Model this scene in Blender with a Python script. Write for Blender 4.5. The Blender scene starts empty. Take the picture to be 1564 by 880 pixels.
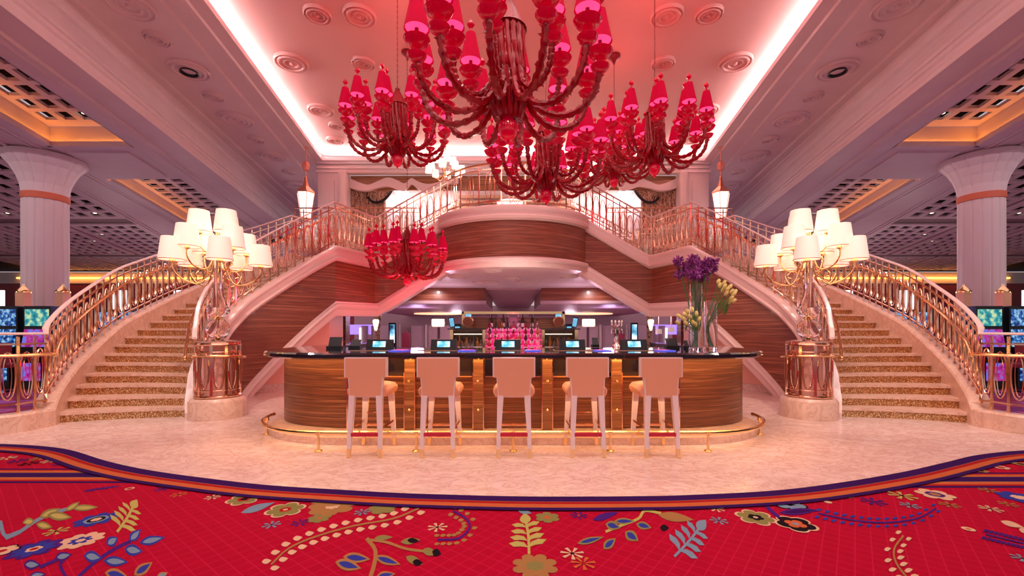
import bpy, bmesh, math, random
from mathutils import Vector, Matrix
random.seed(7)
PI = math.pi
C = bpy.context.scene.collection
F, HX, HY, CH = 668.0, 784.0, 503.0, 1.42      # focal length in pixels, vanishing point, eye height

def U(px, py, D): return Vector(((px-HX)/F*D, D, CH+(HY-py)/F*D))
def UZ(px, py, z):                               # pixel seen on the horizontal plane at height z
    D = (z-CH)*F/(HY-py); return Vector(((px-HX)/F*D, D, z))
def PM(D): return F/D

# ------------------------------------------------------------------ materials
def mat(name, col, rough=.5, metal=0, emis=None, es=0, trans=0, coat=0, ior=1.45, spec=None, alpha=1):
    m = bpy.data.materials.new(name); m.use_nodes = True
    b = m.node_tree.nodes['Principled BSDF']
    b.inputs['Base Color'].default_value = (*col, 1)
    b.inputs['Roughness'].default_value = rough
    b.inputs['Metallic'].default_value = metal
    b.inputs['IOR'].default_value = ior
    b.inputs['Transmission Weight'].default_value = trans
    b.inputs['Coat Weight'].default_value = coat
    b.inputs['Alpha'].default_value = alpha
    if spec is not None: b.inputs['Specular IOR Level'].default_value = spec
    if emis:
        b.inputs['Emission Color'].default_value = (*emis, 1)
        b.inputs['Emission Strength'].default_value = es
    return m
class NT:
    def __init__(s, m): s.t = m.node_tree; s.b = s.t.nodes['Principled BSDF']
    def n(s, kind, **kw):
        nd = s.t.nodes.new(kind)
        for k, v in kw.items():
            if k.startswith('_'): setattr(nd, k[1:], v)
            else:
                key = int(k[1:]) if k[0] == 'i' and k[1:].isdigit() else k.replace('__', ' ')
                nd.inputs[key].default_value = v
        return nd
    def l(s, a, b): s.t.links.new(a, b)
    def coords(s, scale=(1, 1, 1), rot=(0, 0, 0)):
        c = s.n('ShaderNodeTexCoord'); mp = s.n('ShaderNodeMapping', Scale=scale, Rotation=rot)
        s.l(c.outputs['Object'], mp.inputs['Vector']); return mp.outputs['Vector']
    def ramp(s, fac, stops):
        r = s.n('ShaderNodeValToRGB'); e = r.color_ramp.elements
        while len(e) < len(stops): e.new(.5)
        for i, (p, c) in enumerate(stops): e[i].position = p; e[i].color = (*c, 1)
        s.l(fac, r.inputs['Fac']); return r.outputs['Color']
    def bump(s, h, strength=.2, dist=.01):
        b = s.n('ShaderNodeBump', Strength=strength, Distance=dist); s.l(h, b.inputs['Height'])
        s.l(b.outputs['Normal'], s.b.inputs['Normal'])

def wood_mat(name, c1, c2, c3, rough=.35, freq=26):
    m = mat(name, c2, rough, coat=.15); t = NT(m)
    v = t.coords((.35, .35, freq)); n = t.n('ShaderNodeTexNoise', Scale=1.0, Detail=4.0, Roughness=.6); t.l(v, n.inputs['Vector'])
    col = t.ramp(n.outputs['Fac'], [(.3, c1), (.45, c2), (.53, c1), (.6, c3), (.72, c2)])
    t.l(col, t.b.inputs['Base Color']); return m
wood = wood_mat('zebrano_veneer', (.12, .026, .016), (.29, .076, .040), (.44, .145, .078), freq=38)
woodbar = wood_mat('dark_zebrano', (.10, .030, .012), (.24, .080, .034), (.36, .145, .066), freq=30)
woodgold = wood_mat('warm_zebrano', (.18, .065, .025), (.34, .145, .06), (.48, .23, .11), freq=26)
white = mat('ivory_plaster', (.76, .66, .66), .45)
plaster = mat('ceiling_plaster', (.74, .62, .65), .5)
tn = NT(plaster); nn = tn.n('ShaderNodeTexNoise', Scale=1.5, Detail=3.0); tn.l(tn.coords(), nn.inputs['Vector'])
tn.l(tn.ramp(nn.outputs['Fac'], [(.3, (.72, .60, .63)), (.7, (.76, .64, .67))]), tn.b.inputs['Base Color'])
pinkceil = mat('ceiling_rose_glow', (.80, .43, .41), .55)  # red chandelier glow on the ceiling is mixed into this colour
trimpink = mat('blush_trim_paint', (.82, .60, .56), .3, coat=.3)
beam = mat('taupe_beam_paint', (.30, .23, .23), .6)
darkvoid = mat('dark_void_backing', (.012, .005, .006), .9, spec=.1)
brass = mat('rose_brass', (.88, .56, .40), .15, 1)
gold = mat('polished_gold', (.95, .66, .33), .18, 1)
chrome = mat('polished_nickel', (.9, .78, .74), .1, 1)
blackgloss = mat('black_stone', (.012, .010, .016), .08, coat=.5)
blackmat = mat('black_plastic', (.008, .007, .010), .35)
glass = mat('clear_glass', (1, .95, .95), .03, trans=1, ior=1.45)
leather = mat('peach_leather', (.78, .36, .22), .45)
legpaint = mat('pink_ivory_lacquer', (.84, .66, .64), .3, coat=.2)
redlac = mat('red_enamel', (.55, .02, .05), .3)
redglass = mat('ruby_glass', (.33, .001, .010), .26, coat=.12)
redbowl = mat('ruby_glass_bowl', (.60, .004, .03), .12, coat=.4, emis=(1, .0, .05), es=.12)
redcap = mat('dark_ruby_metal', (.22, .002, .012), .35, coat=.1)
shadered = mat('red_silk_shade', (.36, .003, .025), .8, emis=(1, .0, .06), es=.24, spec=.08)
bulbpink = mat('pink_lamp_glow', (1, .3, .45), .5, emis=(1, .05, .20), es=1.4)
shadewhite = mat('cream_silk_shade', (.95, .86, .78), .7, emis=(1, .72, .52), es=.30)
bulbwhite = mat('warm_lamp_glow', (1, .9, .8), .5, emis=(1, .85, .68), es=2.2)
covelight = mat('cove_light', (1, .9, .88), .5, emis=(1, .86, .82), es=34)
coveorange = mat('amber_cove_light', (1, .6, .2), .5, emis=(1, .36, .05), es=8)
ledwarm = mat('warm_led_strip', (1, .7, .3), .5, emis=(1, .55, .18), es=16)
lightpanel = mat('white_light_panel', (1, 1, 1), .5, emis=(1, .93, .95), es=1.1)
violetpanel = mat('violet_glow_panel', (.4, .2, 1), .5, emis=(.35, .22, 1), es=1.3)
peach = mat('peach_paint', (.80, .42, .34), .5)
redwall = mat('crimson_wall', (.33, .04, .06), .6)
mauve = mat('mauve_paint', (.52, .34, .38), .5)
lilac = mat('lilac_paint', (.70, .50, .58), .5)
copper = mat('copper_sheet', (.75, .36, .22), .3, .8)
purplefl = mat('plum_petal', (.32, .05, .28), .6)
purplefl2 = mat('violet_petal', (.58, .16, .50), .6)
yellowfl = mat('pale_yellow_petal', (.90, .78, .25), .5)
green = mat('green_stem', (.10, .22, .04), .5)
pinkglow = mat('pink_backlit_shelf', (1, .2, .5), .3, emis=(1, .05, .30), es=.8)

def stone(name, cols, scale, rough, coat=0.0):
    m = mat(name, cols[1], rough, coat=coat); t = NT(m)
    v = t.coords((1, 1.7, 1)); n = t.n('ShaderNodeTexNoise', Scale=scale, Detail=9.0, Roughness=.65, Distortion=1.4); t.l(v, n.inputs['Vector'])
    n2 = t.n('ShaderNodeTexNoise', Scale=scale*.3, Detail=4.0, Distortion=2.0); t.l(v, n2.inputs['Vector'])
    a = t.n('ShaderNodeMath', _operation='SUBTRACT', i1=.5); t.l(n.outputs['Fac'], a.inputs[0])
    a2 = t.n('ShaderNodeMath', _operation='ABSOLUTE'); t.l(a.outputs[0], a2.inputs[0])
    vein = t.ramp(a2.outputs[0], [(0, cols[0]), (.03, cols[1]), (.12, cols[2])])
    mx = t.n('ShaderNodeMix', _data_type='RGBA', _blend_type='MULTIPLY', i0=.5); t.l(vein, mx.inputs[6])
    t.l(t.ramp(n2.outputs['Fac'], [(.35, (.84, .78, .76)), (.65, (1, 1, 1))]), mx.inputs[7]); t.l(mx.outputs[2], t.b.inputs['Base Color'])
    return m
marble = stone('pink_marble', ((.66, .42, .34), (.77, .57, .51), (.82, .64, .59)), 3.4, .22)
marble2 = stone('peach_marble', ((.66, .40, .29), (.78, .52, .41), (.82, .57, .46)), 3.6, .3)

# gold mosaic with tiles tilted at random
mosaic = mat('gold_mosaic', (.6, .35, .12), .34, .75); t = NT(mosaic)
v = t.coords((1, 1, 1)); sn = t.n('ShaderNodeVectorMath', _operation='SNAP', i1=(.013, .013, .013)); t.l(v, sn.inputs[0])
wn = t.n('ShaderNodeTexWhiteNoise'); t.l(sn.outputs[0], wn.inputs['Vector'])
t.l(t.ramp(wn.outputs['Value'], [(0, (.32, .13, .045)), (.6, (.55, .28, .11)), (1, (1, .78, .46))]), t.b.inputs['Base Color'])
geo = t.n('ShaderNodeNewGeometry'); s1 = t.n('ShaderNodeVectorMath', _operation='SUBTRACT', i1=(.5, .5, .5)); t.l(wn.outputs['Color'], s1.inputs[0])
s2 = t.n('ShaderNodeVectorMath', _operation='SCALE', Scale=.38); t.l(s1.outputs[0], s2.inputs[0])
s3 = t.n('ShaderNodeVectorMath', _operation='ADD'); t.l(s2.outputs[0], s3.inputs[0]); t.l(geo.outputs['Normal'], s3.inputs[1])
s4 = t.n('ShaderNodeVectorMath', _operation='NORMALIZE'); t.l(s3.outputs[0], s4.inputs[0]); t.l(s4.outputs[0], t.b.inputs['Normal'])

# carpet ground: red with a fine lighter trellis
carpetred = mat('red_carpet_ground', (.55, .0, .02), .95, spec=.1); t = NT(carpetred)
v = t.coords((1, 1, 1), (0, 0, math.radians(38))); br = t.n('ShaderNodeTexBrick', _offset=0.0, Scale=1.0, i5=.006)
br.inputs['Color1'].default_value = (.38, .001, .024, 1); br.inputs['Color2'].default_value = (.36, .001, .022, 1); br.inputs['Mortar'].default_value = (.46, .008, .042, 1)
br.inputs['Mortar Size'].default_value = .0035; br.inputs['Brick Width'].default_value = .085; br.inputs['Row Height'].default_value = .085; br.inputs['Mortar Smooth'].default_value = .3
t.l(v, br.inputs['Vector']); t.l(br.outputs['Color'], t.b.inputs['Base Color'])
def flat(name, c): return mat(name, c, .95, spec=.1)
CP = dict(purple=flat('carpet_purple', (.035, .004, .085)), orange=flat('carpet_orange', (.50, .11, .035)), rust=flat('carpet_scarlet', (.35, .008, .012)),
          tan=flat('carpet_tan', (.33, .17, .055)), olive=flat('carpet_olive', (.22, .20, .06)), cream=flat('carpet_cream', (.62, .42, .26)),
          blue=flat('carpet_blue', (.03, .04, .28)), sky=flat('carpet_slate_blue', (.17, .26, .34)), black=flat('carpet_black', (.012, .005, .01)),
          lime=flat('carpet_yellow_green', (.42, .38, .10)), violet=flat('carpet_violet', (.06, .012, .17)))
gaming = mat('plum_gaming_carpet', (.20, .02, .14), .95); t = NT(gaming)
n = t.n('ShaderNodeTexVoronoi', Scale=1.6); t.l(t.coords(), n.inputs['Vector'])
t.l(t.ramp(n.outputs['Distance'], [(.1, (.45, .05, .25)), (.25, (.10, .01, .14)), (.6, (.30, .01, .05)), (.8, (.35, .10, .45))]), t.b.inputs['Base Color'])
drape = mat('patterned_drape', (.4, .25, .2), .8); t = NT(drape)
n = t.n('ShaderNodeTexNoise', Scale=6.0, Detail=3.0, Distortion=3.0); t.l(t.coords((2.2, 2.2, .7)), n.inputs['Vector'])
t.l(t.ramp(n.outputs['Fac'], [(.42, (.10, .045, .03)), (.5, (.62, .42, .31))]), t.b.inputs['Base Color'])
def screen_mat(name, c1, c2, c3, es=1.6, sc=9):
    m = mat(name, (.01, .01, .01), .2); t = NT(m)
    n = t.n('ShaderNodeTexVoronoi', Scale=float(sc)); t.l(t.coords(), n.inputs['Vector'])
    n2 = t.n('ShaderNodeTexNoise', Scale=float(sc)*.6); t.l(t.coords(), n2.inputs['Vector'])
    c = t.ramp(n2.outputs['Fac'], [(.35, c1), (.5, c2), (.62, c3)]); t.l(c, t.b.inputs['Emission Color'])
    t.b.inputs['Emission Strength'].default_value = es; return m
scr_cyan = screen_mat('cyan_game_screen', (.05, .35, .55), (.25, .7, .9), (.7, .9, .95), 1.5, 20)
scr_blue = screen_mat('blue_slot_screen', (.0, .01, .12), (.02, .18, .6), (.4, .7, .9), .8, 22)
scr_mag = screen_mat('magenta_slot_screen', (.3, .0, .3), (.6, .03, .3), (.2, .2, .9), .8, 14)
scr_teal = screen_mat('teal_slot_screen', (.0, .2, .3), (.05, .5, .5), (.7, .9, .5), .8, 14)
scr_ad = screen_mat('advert_screen', (.01, .03, .08), (.15, .45, .65), (.9, .95, 1), 1.5, 4)

# ------------------------------------------------------------------ mesh builder
class MB:
    def __init__(s): s.v = []; s.f = []; s.mi = []; s.mats = []; s.cur = 0
    def use(s, m):
        if m not in s.mats: s.mats.append(m)
        s.cur = s.mats.index(m); return s
    def add(s, vs, fs):
        o = len(s.v); s.v += [tuple(p) for p in vs]
        for f in fs: s.f.append([i+o for i in f]); s.mi.append(s.cur)
        return s
    def box(s, x0, x1, y0, y1, z0, z1, M=None):
        p = [Vector((x, y, z)) for z in (z0, z1) for y in (y0, y1) for x in (x0, x1)]
        if M is not None: p = [M @ q for q in p]
        return s.add(p, [(0, 2, 3, 1), (4, 5, 7, 6), (0, 1, 5, 4), (2, 6, 7, 3), (0, 4, 6, 2), (1, 3, 7, 5)])
    def hexa(s, bot, top):                       # two quads
        return s.add(list(bot)+list(top), [(3, 2, 1, 0), (4, 5, 6, 7), (0, 1, 5, 4), (1, 2, 6, 5), (2, 3, 7, 6), (3, 0, 4, 7)])
    def prism(s, poly, z0, z1):
        n = len(poly); vs = [(p[0], p[1], z0) for p in poly]+[(p[0], p[1], z1) for p in poly]
        return s.add(vs, [list(range(n))[::-1], list(range(n, 2*n))]+[(i, (i+1) % n, n+(i+1) % n, n+i) for i in range(n)])
    def plate(s, poly, y0, y1):                  # polygon in x,z with thickness in y
        n = len(poly); vs = [(p[0], y0, p[1]) for p in poly]+[(p[0], y1, p[1]) for p in poly]
        return s.add(vs, [list(range(n)), list(range(n, 2*n))[::-1]]+[(i, n+i, n+(i+1) % n, (i+1) % n) for i in range(n)])
    def lathe(s, prof, c=(0, 0, 0), n=16, cap=True):
        vs = []; fs = []; c = Vector(c)
        for r, z in prof:
            for i in range(n):
                a = 2*PI*i/n; vs.append((c.x+r*math.cos(a), c.y+r*math.sin(a), c.z+z))
        for j in range(len(prof)-1):
            for i in range(n): fs.append((j*n+i, j*n+(i+1) % n, (j+1)*n+(i+1) % n, (j+1)*n+i))
        if cap: fs.append(list(range(n))[::-1]); fs.append([(len(prof)-1)*n+i for i in range(n)])
        return s.add(vs, fs)
    def sweep(s, path, prof, closed=False, up=Vector((0, 0, 1)), vertical=False):
        """prof: list of (side, up) offsets; side = to the right of travel"""
        path = [Vector(p) for p in path]; n = len(path); m = len(prof); vs = []
        for i, p in enumerate(path):
            a = path[(i-1) % n] if (closed or i > 0) else p; b = path[(i+1) % n] if (closed or i < n-1) else p
            tg = (b-a)
            if vertical: tg = Vector((tg.x, tg.y, 0))
            tg.normalize(); sd = tg.cross(up)
            if sd.length < 1e-4: sd = tg.cross(Vector((0, 1, 0)))
            sd.normalize(); uu = sd.cross(tg) if not vertical else Vector((0, 0, 1))
            if not vertical and False: uu = up
            for q in prof: vs.append(p+sd*q[0]+uu*q[1])
        fs = []
        for i in range(n if closed else n-1):
            j = (i+1) % n
            for k in range(m): fs.append((i*m+k, i*m+(k+1) % m, j*m+(k+1) % m, j*m+k))
        if not closed: fs.append(list(range(m))); fs.append([(n-1)*m+k for k in range(m)][::-1])
        return s.add(vs, fs)
    def tube(s, path, r, n=8, closed=False, rs=None):
        path = [Vector(p) for p in path]; N = len(path); vs = []; prev = None
        for i, p in enumerate(path):
            a = path[(i-1) % N] if (closed or i > 0) else p; b = path[(i+1) % N] if (closed or i < N-1) else p
            tg = (b-a).normalized()
            if prev is None:
                prev = tg.cross(Vector((0, 0, 1)))
                if prev.length < .01: prev = tg.cross(Vector((0, 1, 0)))
            sd = (prev-tg*prev.dot(tg)).normalized(); prev = sd; uu = sd.cross(tg)
            R = rs[i] if rs else r
            for k in range(n):
                q = 2*PI*k/n; vs.append(p+sd*R*math.cos(q)+uu*R*math.sin(q))
        fs = []
        for i in range(N if closed else N-1):
            j = (i+1) % N
            for k in range(n): fs.append((i*n+k, i*n+(k+1) % n, j*n+(k+1) % n, j*n+k))
        if not closed: fs.append(list(range(n))); fs.append([(N-1)*n+k for k in range(n)][::-1])
        return s.add(vs, fs)
    def ball(s, c, r, n=10, m=6, sz=1.0):
        return s.lathe([(max(1e-4, r*math.sin(PI*i/m)), -r*sz*math.cos(PI*i/m)) for i in range(m+1)], c, n, False)
    def mesh(s, name, m=None, smooth=False):
        me = bpy.data.meshes.new(name); me.from_pydata(s.v, [], s.f)
        ms = s.mats if s.mats else [m]
        for q in ms: me.materials.append(q)
        if s.mats: me.polygons.foreach_set('material_index', s.mi)
        bm = bmesh.new(); bm.from_mesh(me); bmesh.ops.recalc_face_normals(bm, faces=bm.faces); bm.to_mesh(me); bm.free()
        if smooth:
            me.polygons.foreach_set('use_smooth', [True]*len(me.polygons))
            try: me.set_sharp_from_angle(angle=math.radians(40))
            except Exception: pass
        me.update(); return me

def obj(name, mb, m=None, parent=None, smooth=False, loc=None):
    me = mb if isinstance(mb, bpy.types.Mesh) else mb.mesh(name, m, smooth)
    o = bpy.data.objects.new(name, me); C.objects.link(o)
    if parent is not None:
        o.parent = parent
        if loc is None and parent.type == 'EMPTY' and parent.get('_w'): o.location = -Vector(parent.location)
    if loc is not None: o.location = loc
    return o
def tag(o, label, cat, group=None):
    o['label'] = label; o['category'] = cat
    if group: o['group'] = group
    return o
def thing(name, label, cat, loc=(0, 0, 0), rz=0, group=None, world=False):
    o = bpy.data.objects.new(name, None); C.objects.link(o); o.location = loc; o.rotation_euler = (0, 0, rz); o.empty_display_size = .1
    if world: o['_w'] = 1
    return tag(o, label, cat, group)
def struct(name, mb, m, parent=None, smooth=False):
    o = obj(name, mb, m, parent, smooth)
    if parent is None: o['kind'] = 'structure'
    return o
def copy_tree(o, parent=None):
    c = o.copy(); C.objects.link(c)
    if parent is not None: c.parent = parent
    for ch in list(o.children): copy_tree(ch, c)
    return c
def dup(o, loc, rz=None, label=None, scale=None, group=None):
    c = copy_tree(o); c.location = loc
    if rz is not None: c.rotation_euler = (0, 0, rz)
    if label: c['label'] = label
    if group: c['group'] = group
    if scale: c.scale = (scale,)*3
    return c

def catmull(pts, per=6):
    pts = [Vector(p) for p in pts]; out = []
    P = [pts[0]*2-pts[1]]+pts+[pts[-1]*2-pts[-2]]
    for i in range(1, len(P)-2):
        a, b, c, d = P[i-1:i+3]
        for k in range(per):
            t = k/per
            out.append(.5*((2*b)+(c-a)*t+(2*a-5*b+4*c-d)*t*t+(3*b-a-3*c+d)*t**3))
    out.append(pts[-1]); return out
def resample(path, step):
    path = [Vector(p) for p in path]; L = [0]
    for a, b in zip(path, path[1:]): L.append(L[-1]+(b-a).xy.length)
    n = max(1, round(L[-1]/step)); out = []
    for i in range(n+1):
        s = L[-1]*i/n; j = 0
        while j < len(L)-2 and L[j+1] < s: j += 1
        t = (s-L[j])/max(1e-9, L[j+1]-L[j]); out.append(path[j].lerp(path[j+1], t))
    return out
class KCurve:                                     # plan curve controlled by the step number
    def __init__(s, d):
        s.k = sorted(d); s.p = [Vector((*d[k], 0)) for k in s.k]
    def __call__(s, k):
        K = s.k; k = max(K[0], min(K[-1], k)); j = 0
        while j < len(K)-2 and K[j+1] < k: j += 1
        h = K[j+1]-K[j]; t = (k-K[j])/h
        def m(i):
            a = max(0, i-1); b = min(len(K)-1, i+1); return (s.p[b]-s.p[a])/(K[b]-K[a])
        m0, m1 = m(j)*h, m(j+1)*h; p0, p1 = s.p[j], s.p[j+1]
        return p0*(2*t**3-3*t*t+1)+m0*(t**3-2*t*t+t)+p1*(-2*t**3+3*t*t)+m1*(t**3-t*t)

R_ = KCurve({0: (-5.08, 6.93), 1: (-5.19, 7.07), 2: (-5.3, 7.25), 4: (-5.5, 7.6), 6: (-5.65, 8.0), 8: (-5.75, 8.4), 10: (-5.75, 8.75), 12: (-5.67, 9.15), 15: (-5.36, 9.75), 18: (-4.95, 10.3), 21: (-4.43, 10.8)})
O_ = KCurve({0: (-6.75, 6.42), 1: (-6.88, 6.6), 3: (-7.33, 7.3), 5: (-7.63, 7.96), 8: (-7.88, 8.85), 10: (-7.98, 9.6), 12: (-8.07, 10.4), 14: (-8.02, 11.1), 16: (-7.8, 11.7), 18: (-7.35, 12.2), 21: (-6.4, 12.6)})
RH = .16; ZL = 21*RH; ZU = 28*RH                  # landing 3.36, upper floor 4.48

# ------------------------------------------------------------------ camera, render look
cam = bpy.data.cameras.new('camera'); co = bpy.data.objects.new('camera', cam); C.objects.link(co)
co.location = (0, 0, CH); co.rotation_euler = (PI/2, 0, 0)
cam.sensor_width = 36; cam.lens = 36*F/1564; cam.shift_x = (782-HX)/1564; cam.shift_y = (HY-440)/1564; cam.clip_start = .05; cam.clip_end = 200
sc = bpy.context.scene; sc.camera = co
sc.view_settings.view_transform = 'Standard'; sc.view_settings.look = 'None'; sc.view_settings.gamma = 1; sc.view_settings.exposure = 0
w = bpy.data.worlds.new('World'); sc.world = w; w.use_nodes = True
w.node_tree.nodes['Background'].inputs['Color'].default_value = (1, .80, .84, 1); w.node_tree.nodes['Background'].inputs['Strength'].default_value = .56

def light(name, kind, loc, energy, col, size=1, sy=None, rot=(0, 0, 0), spot=None, blend=.6, radius=None):
    d = bpy.data.lights.new(name, kind); d.energy = energy; d.color = col
    if kind == 'AREA':
        d.size = size
        if sy: d.shape = 'RECTANGLE'; d.size_y = sy
    else: d.shadow_soft_size = radius if radius is not None else size
    if kind == 'SPOT': d.spot_size = spot or math.radians(70); d.spot_blend = blend
    o = bpy.data.objects.new(name, d); C.objects.link(o); o.location = loc; o.rotation_euler = rot; return o
def aim(o, target):
    o.rotation_euler = (Vector(target)-Vector(o.location)).to_track_quat('-Z', 'Y').to_euler()

# ------------------------------------------------------------------ floor, carpet
fl = MB(); fl.add([(-60, -14, 0), (60, -14, 0), (60, 60, 0), (-60, 60, 0)], [(0, 1, 2, 3)])
struct('floor', fl, gaming)
mf = MB()
mpoly = [(-8, -1), (8, -1)]
def oc(s, off=.3):
    out = []
    for i in range(0, 43):
        k = i/2; p = O_(k); q = O_(min(21, k+.3)); tt = (q-p) if k < 21 else Vector((1, .3, 0)); tt = tt.normalized(); nrm = Vector((-tt.y, tt.x, 0))
        out.append((s*(p.x+nrm.x*off), p.y+nrm.y*off))
    return out
left = oc(1, .12)
mpoly = [(-9.5, -2), (9.5, -2), (9.5, 5.4), (7.3, 5.75)]+[(-x, y) for x, y in left[:34]]+[(6.4, 13), (6.4, 26), (-6.4, 26), (-6.4, 13)]+left[:34][::-1]+[(-7.3, 5.75), (-9.5, 5.4)]
mf.prism(mpoly, -.05, .006); struct('floor_marble', mf, marble)
bpy.data.objects['floor_marble'].name = 'floor'

edge_px = [(0, 678), (66, 681.6), (110, 688), (166, 705), (233, 719), (332, 732.5), (416, 741.5), (520, 748), (610, 753), (700, 756), (783, 758), (866, 758.5), (960, 758), (1044, 756.4), (1177, 749.7), (1277, 738), (1376, 721.5), (1443, 706.5), (1493, 695), (1564, 688)]
edge = [UZ(x, y, .0215) for x, y in edge_px]
e0 = edge[0]; e1 = edge[-1]
edge = [Vector((e0.x-2.5, e0.y+.05, .01)), Vector((e0.x-.8, e0.y+.03, .01))]+edge+[Vector((e1.x+.8, e1.y+.03, .01)), Vector((e1.x+2.5, e1.y+.05, .01))]
edge = catmull(edge, 6)
def offs(path, d):
    out = []
    for i, p in enumerate(path):
        a = path[max(0, i-1)]; b = path[min(len(path)-1, i+1)]; tg = (b-a).normalized(); out.append(p+Vector((tg.y, -tg.x, 0))*d)
    return out
cp = MB(); cp.use(carpetred)
N = len(edge)
cp.add([(p.x, p.y, .010) for p in edge]+[(p.x*1.0, -4.0, .010) for p in edge], [(i, i+1, N+i+1, N+i) for i in range(N-1)])
def strip(path, d0, d1, m, z):
    a = offs(path, d0); b = offs(path, d1); n = len(path)
    cp.use(CP[m]); cp.add([(p.x, p.y, z) for p in a]+[(p.x, p.y, z) for p in b], [(i, n+i, n+i+1, i+1) for i in range(n-1)])
def band(path, z, ws):
    d = 0
    for wd, m in ws: strip(path, d, d+wd, m, z); d += wd
# straight cross bands at the sides
for s in (-1, 1):
    y0 = 4.42 if s < 0 else 4.30
    xa = s*(7.9); xb = s*(2.6 if s < 0 else 2.4)
    d = 0
    for wd, m in ((.035, 'purple'), (.03, 'rust'), (.05, 'orange'), (.012, 'tan'), (.13, 'purple'), (.012, 'tan'), (.06, 'orange'), (.04, 'rust'), (.045, 'purple')):
        # clip the band where it runs under the curved border
        ya, yb = y0-d, y0-d-wd; xs = []
        for yy in (ya, yb):
            best = None
            for p in offs(edge, .25):
                if p.x*s > 0 and (best is None or abs(p.y-yy) < abs(best.y-yy)) and abs(p.x) > 2.0: best = p
            xs.append(best.x)
        cp.use(CP[m]); cp.add([(xa, ya, .0112), (xs[0], ya, .0112), (xs[1], yb, .0112), (xa, yb, .0112)], [(0, 1, 2, 3)]); d += wd
BW = ((.110, 'purple'), (.005, 'tan'), (.045, 'rust'), (.005, 'tan'), (.058, 'orange'), (.005, 'tan'), (.050, 'purple'))
# ornaments, each outlined on the carpet
lay = [0]
def ZZ(): lay[0] += 1; return .0122+lay[0]*.000006
def opoly(pts, m):
    z = ZZ(); vs = [UZ(x, y, .015) for x, y in pts]; cp.use(CP[m]); cp.add([(v.x, v.y, z) for v in vs], [list(range(len(vs)))])
def leaf(x0, y0, x1, y1, wd, m, m2=None):
    def mk(k, sh):
        dx, dy = x1-x0, y1-y0; L = math.hypot(dx, dy); nx, ny = -dy/L, dx/L; P = []
        for i in range(9):
            t = sh+(1-2*sh)*i/8; ww = wd*k*math.sin(PI*min(1, (i/8))**.8); P.append((x0+dx*t+nx*ww, y0+dy*t+ny*ww))
        for i in range(7, 0, -1):
            t = sh+(1-2*sh)*i/8; ww = wd*k*math.sin(PI*(i/8)**.8); P.append((x0+dx*t-nx*ww, y0+dy*t-ny*ww))
        return P
    opoly(mk(1, 0), m)
    if m2: opoly(mk(.55, .12), m2)
def stem(pts, wd, m):
    pts = [(p[0], p[1]) for p in catmull([(x, y, 0) for x, y in pts], 4)]
    a = []; b = []
    for i, p in enumerate(pts):
        q = pts[max(0, i-1)]; r = pts[min(len(pts)-1, i+1)]; L = math.hypot(r[0]-q[0], r[1]-q[1]) or 1
        nx, ny = -(r[1]-q[1])/L*wd/2, (r[0]-q[0])/L*wd/2; a.append((p[0]+nx, p[1]+ny)); b.append((p[0]-nx, p[1]-ny))
    z = ZZ(); n = len(a); cp.use(CP[m]); vs = [UZ(x, y, .015) for x, y in a+b]
    cp.add([(v.x, v.y, z) for v in vs], [(i, n+i, n+i+1, i+1) for i in range(n-1)])
def flower(x, y, r, petals, rings, dent=.28):
    """rings: (scale, colour[, petals, dent])"""
    c = UZ(x, y, .015); R = r*c.y/F
    for g in rings:
        k, m = g[0], g[1]; pt = g[2] if len(g) > 2 else petals; dn = g[3] if len(g) > 3 else dent
        z = ZZ(); P = []
        for i in range(48):
            a = 2*PI*i/48; rr = R*k*(1-dn*(1-abs(math.sin(pt*a/2))**.6)); P.append((c.x+rr*math.cos(a), c.y+rr*math.sin(a), z))
        cp.use(CP[m]); cp.add(P, [list(range(48))])
def star(x, y, r, m, m2='black', n=7, a0=.2):
    c = UZ(x, y, .015); R = r*c.y/F
    for i in range(n):
        a = a0+2*PI*i/n; z = ZZ(); d = Vector((math.cos(a), math.sin(a), 0)); nn = Vector((-d.y, d.x, 0))
        vs = [c+d*R*.2+nn*R*.05, c+d*R+nn*R*.17, c+d*R-nn*R*.17, c+d*R*.2-nn*R*.05]
        cp.use(CP[m]); cp.add([(v.x, v.y, z) for v in vs], [(0, 1, 2, 3)])
    flower(x, y, r*.16, 5, [(1, m2)], 0)
def fern(x0, y0, x1, y1, wd, m, n=4):
    stem([(x0, y0), ((x0+x1)/2+2, (y0+y1)/2), (x1, y1)], 4, m)
    for i in range(n):
        t = .18+.72*i/n; px, py = x0+(x1-x0)*t, y0+(y1-y0)*t; dx, dy = x1-x0, y1-y0; L = math.hypot(dx, dy); ux, uy = dx/L, dy/L; k = wd*(1-.45*t)
        for s in (-1, 1):
            nx, ny = -uy*s, ux*s
            opoly([(px, py), (px+nx*k*.4+ux*k*.10, py+ny*k*.4+uy*k*.10), (px+nx*k*.8+ux*k*.12, py+ny*k*.8+uy*k*.12), (px+nx*k*1.05+ux*k*.34, py+ny*k*1.05+uy*k*.34), (px+nx*k*.6+ux*k*.42, py+ny*k*.6+uy*k*.42), (px+nx*k*.2+ux*k*.30, py+ny*k*.2+uy*k*.30)], m)
    leaf(x1-(x1-x0)*.18, y1-(y1-y0)*.18, x1+(x1-x0)*.12, y1+(y1-y0)*.12, wd*.28, m)
def beads(pts, wd, ms, mb, n, r0, r1, gap):
    stem(pts, wd, ms); P = resample(catmull([(x, y, 0) for x, y in pts], 6), sum(math.dist(a, b) for a, b in zip(pts, pts[1:]))/n)
    for i, p in enumerate(P):
        q = P[max(0, i-1)]; r = P[min(len(P)-1, i+1)]; d = (r-q).normalized(); rr = r0+(r1-r0)*i/len(P)
        for s in (-1, 1):
            cx, cy = p.x-d.y*s*gap, p.y+d.x*s*gap*.8
            leaf(cx-rr-d.x, cy+rr*.2, cx+rr, cy-rr*.2, rr*.55, mb)
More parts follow.
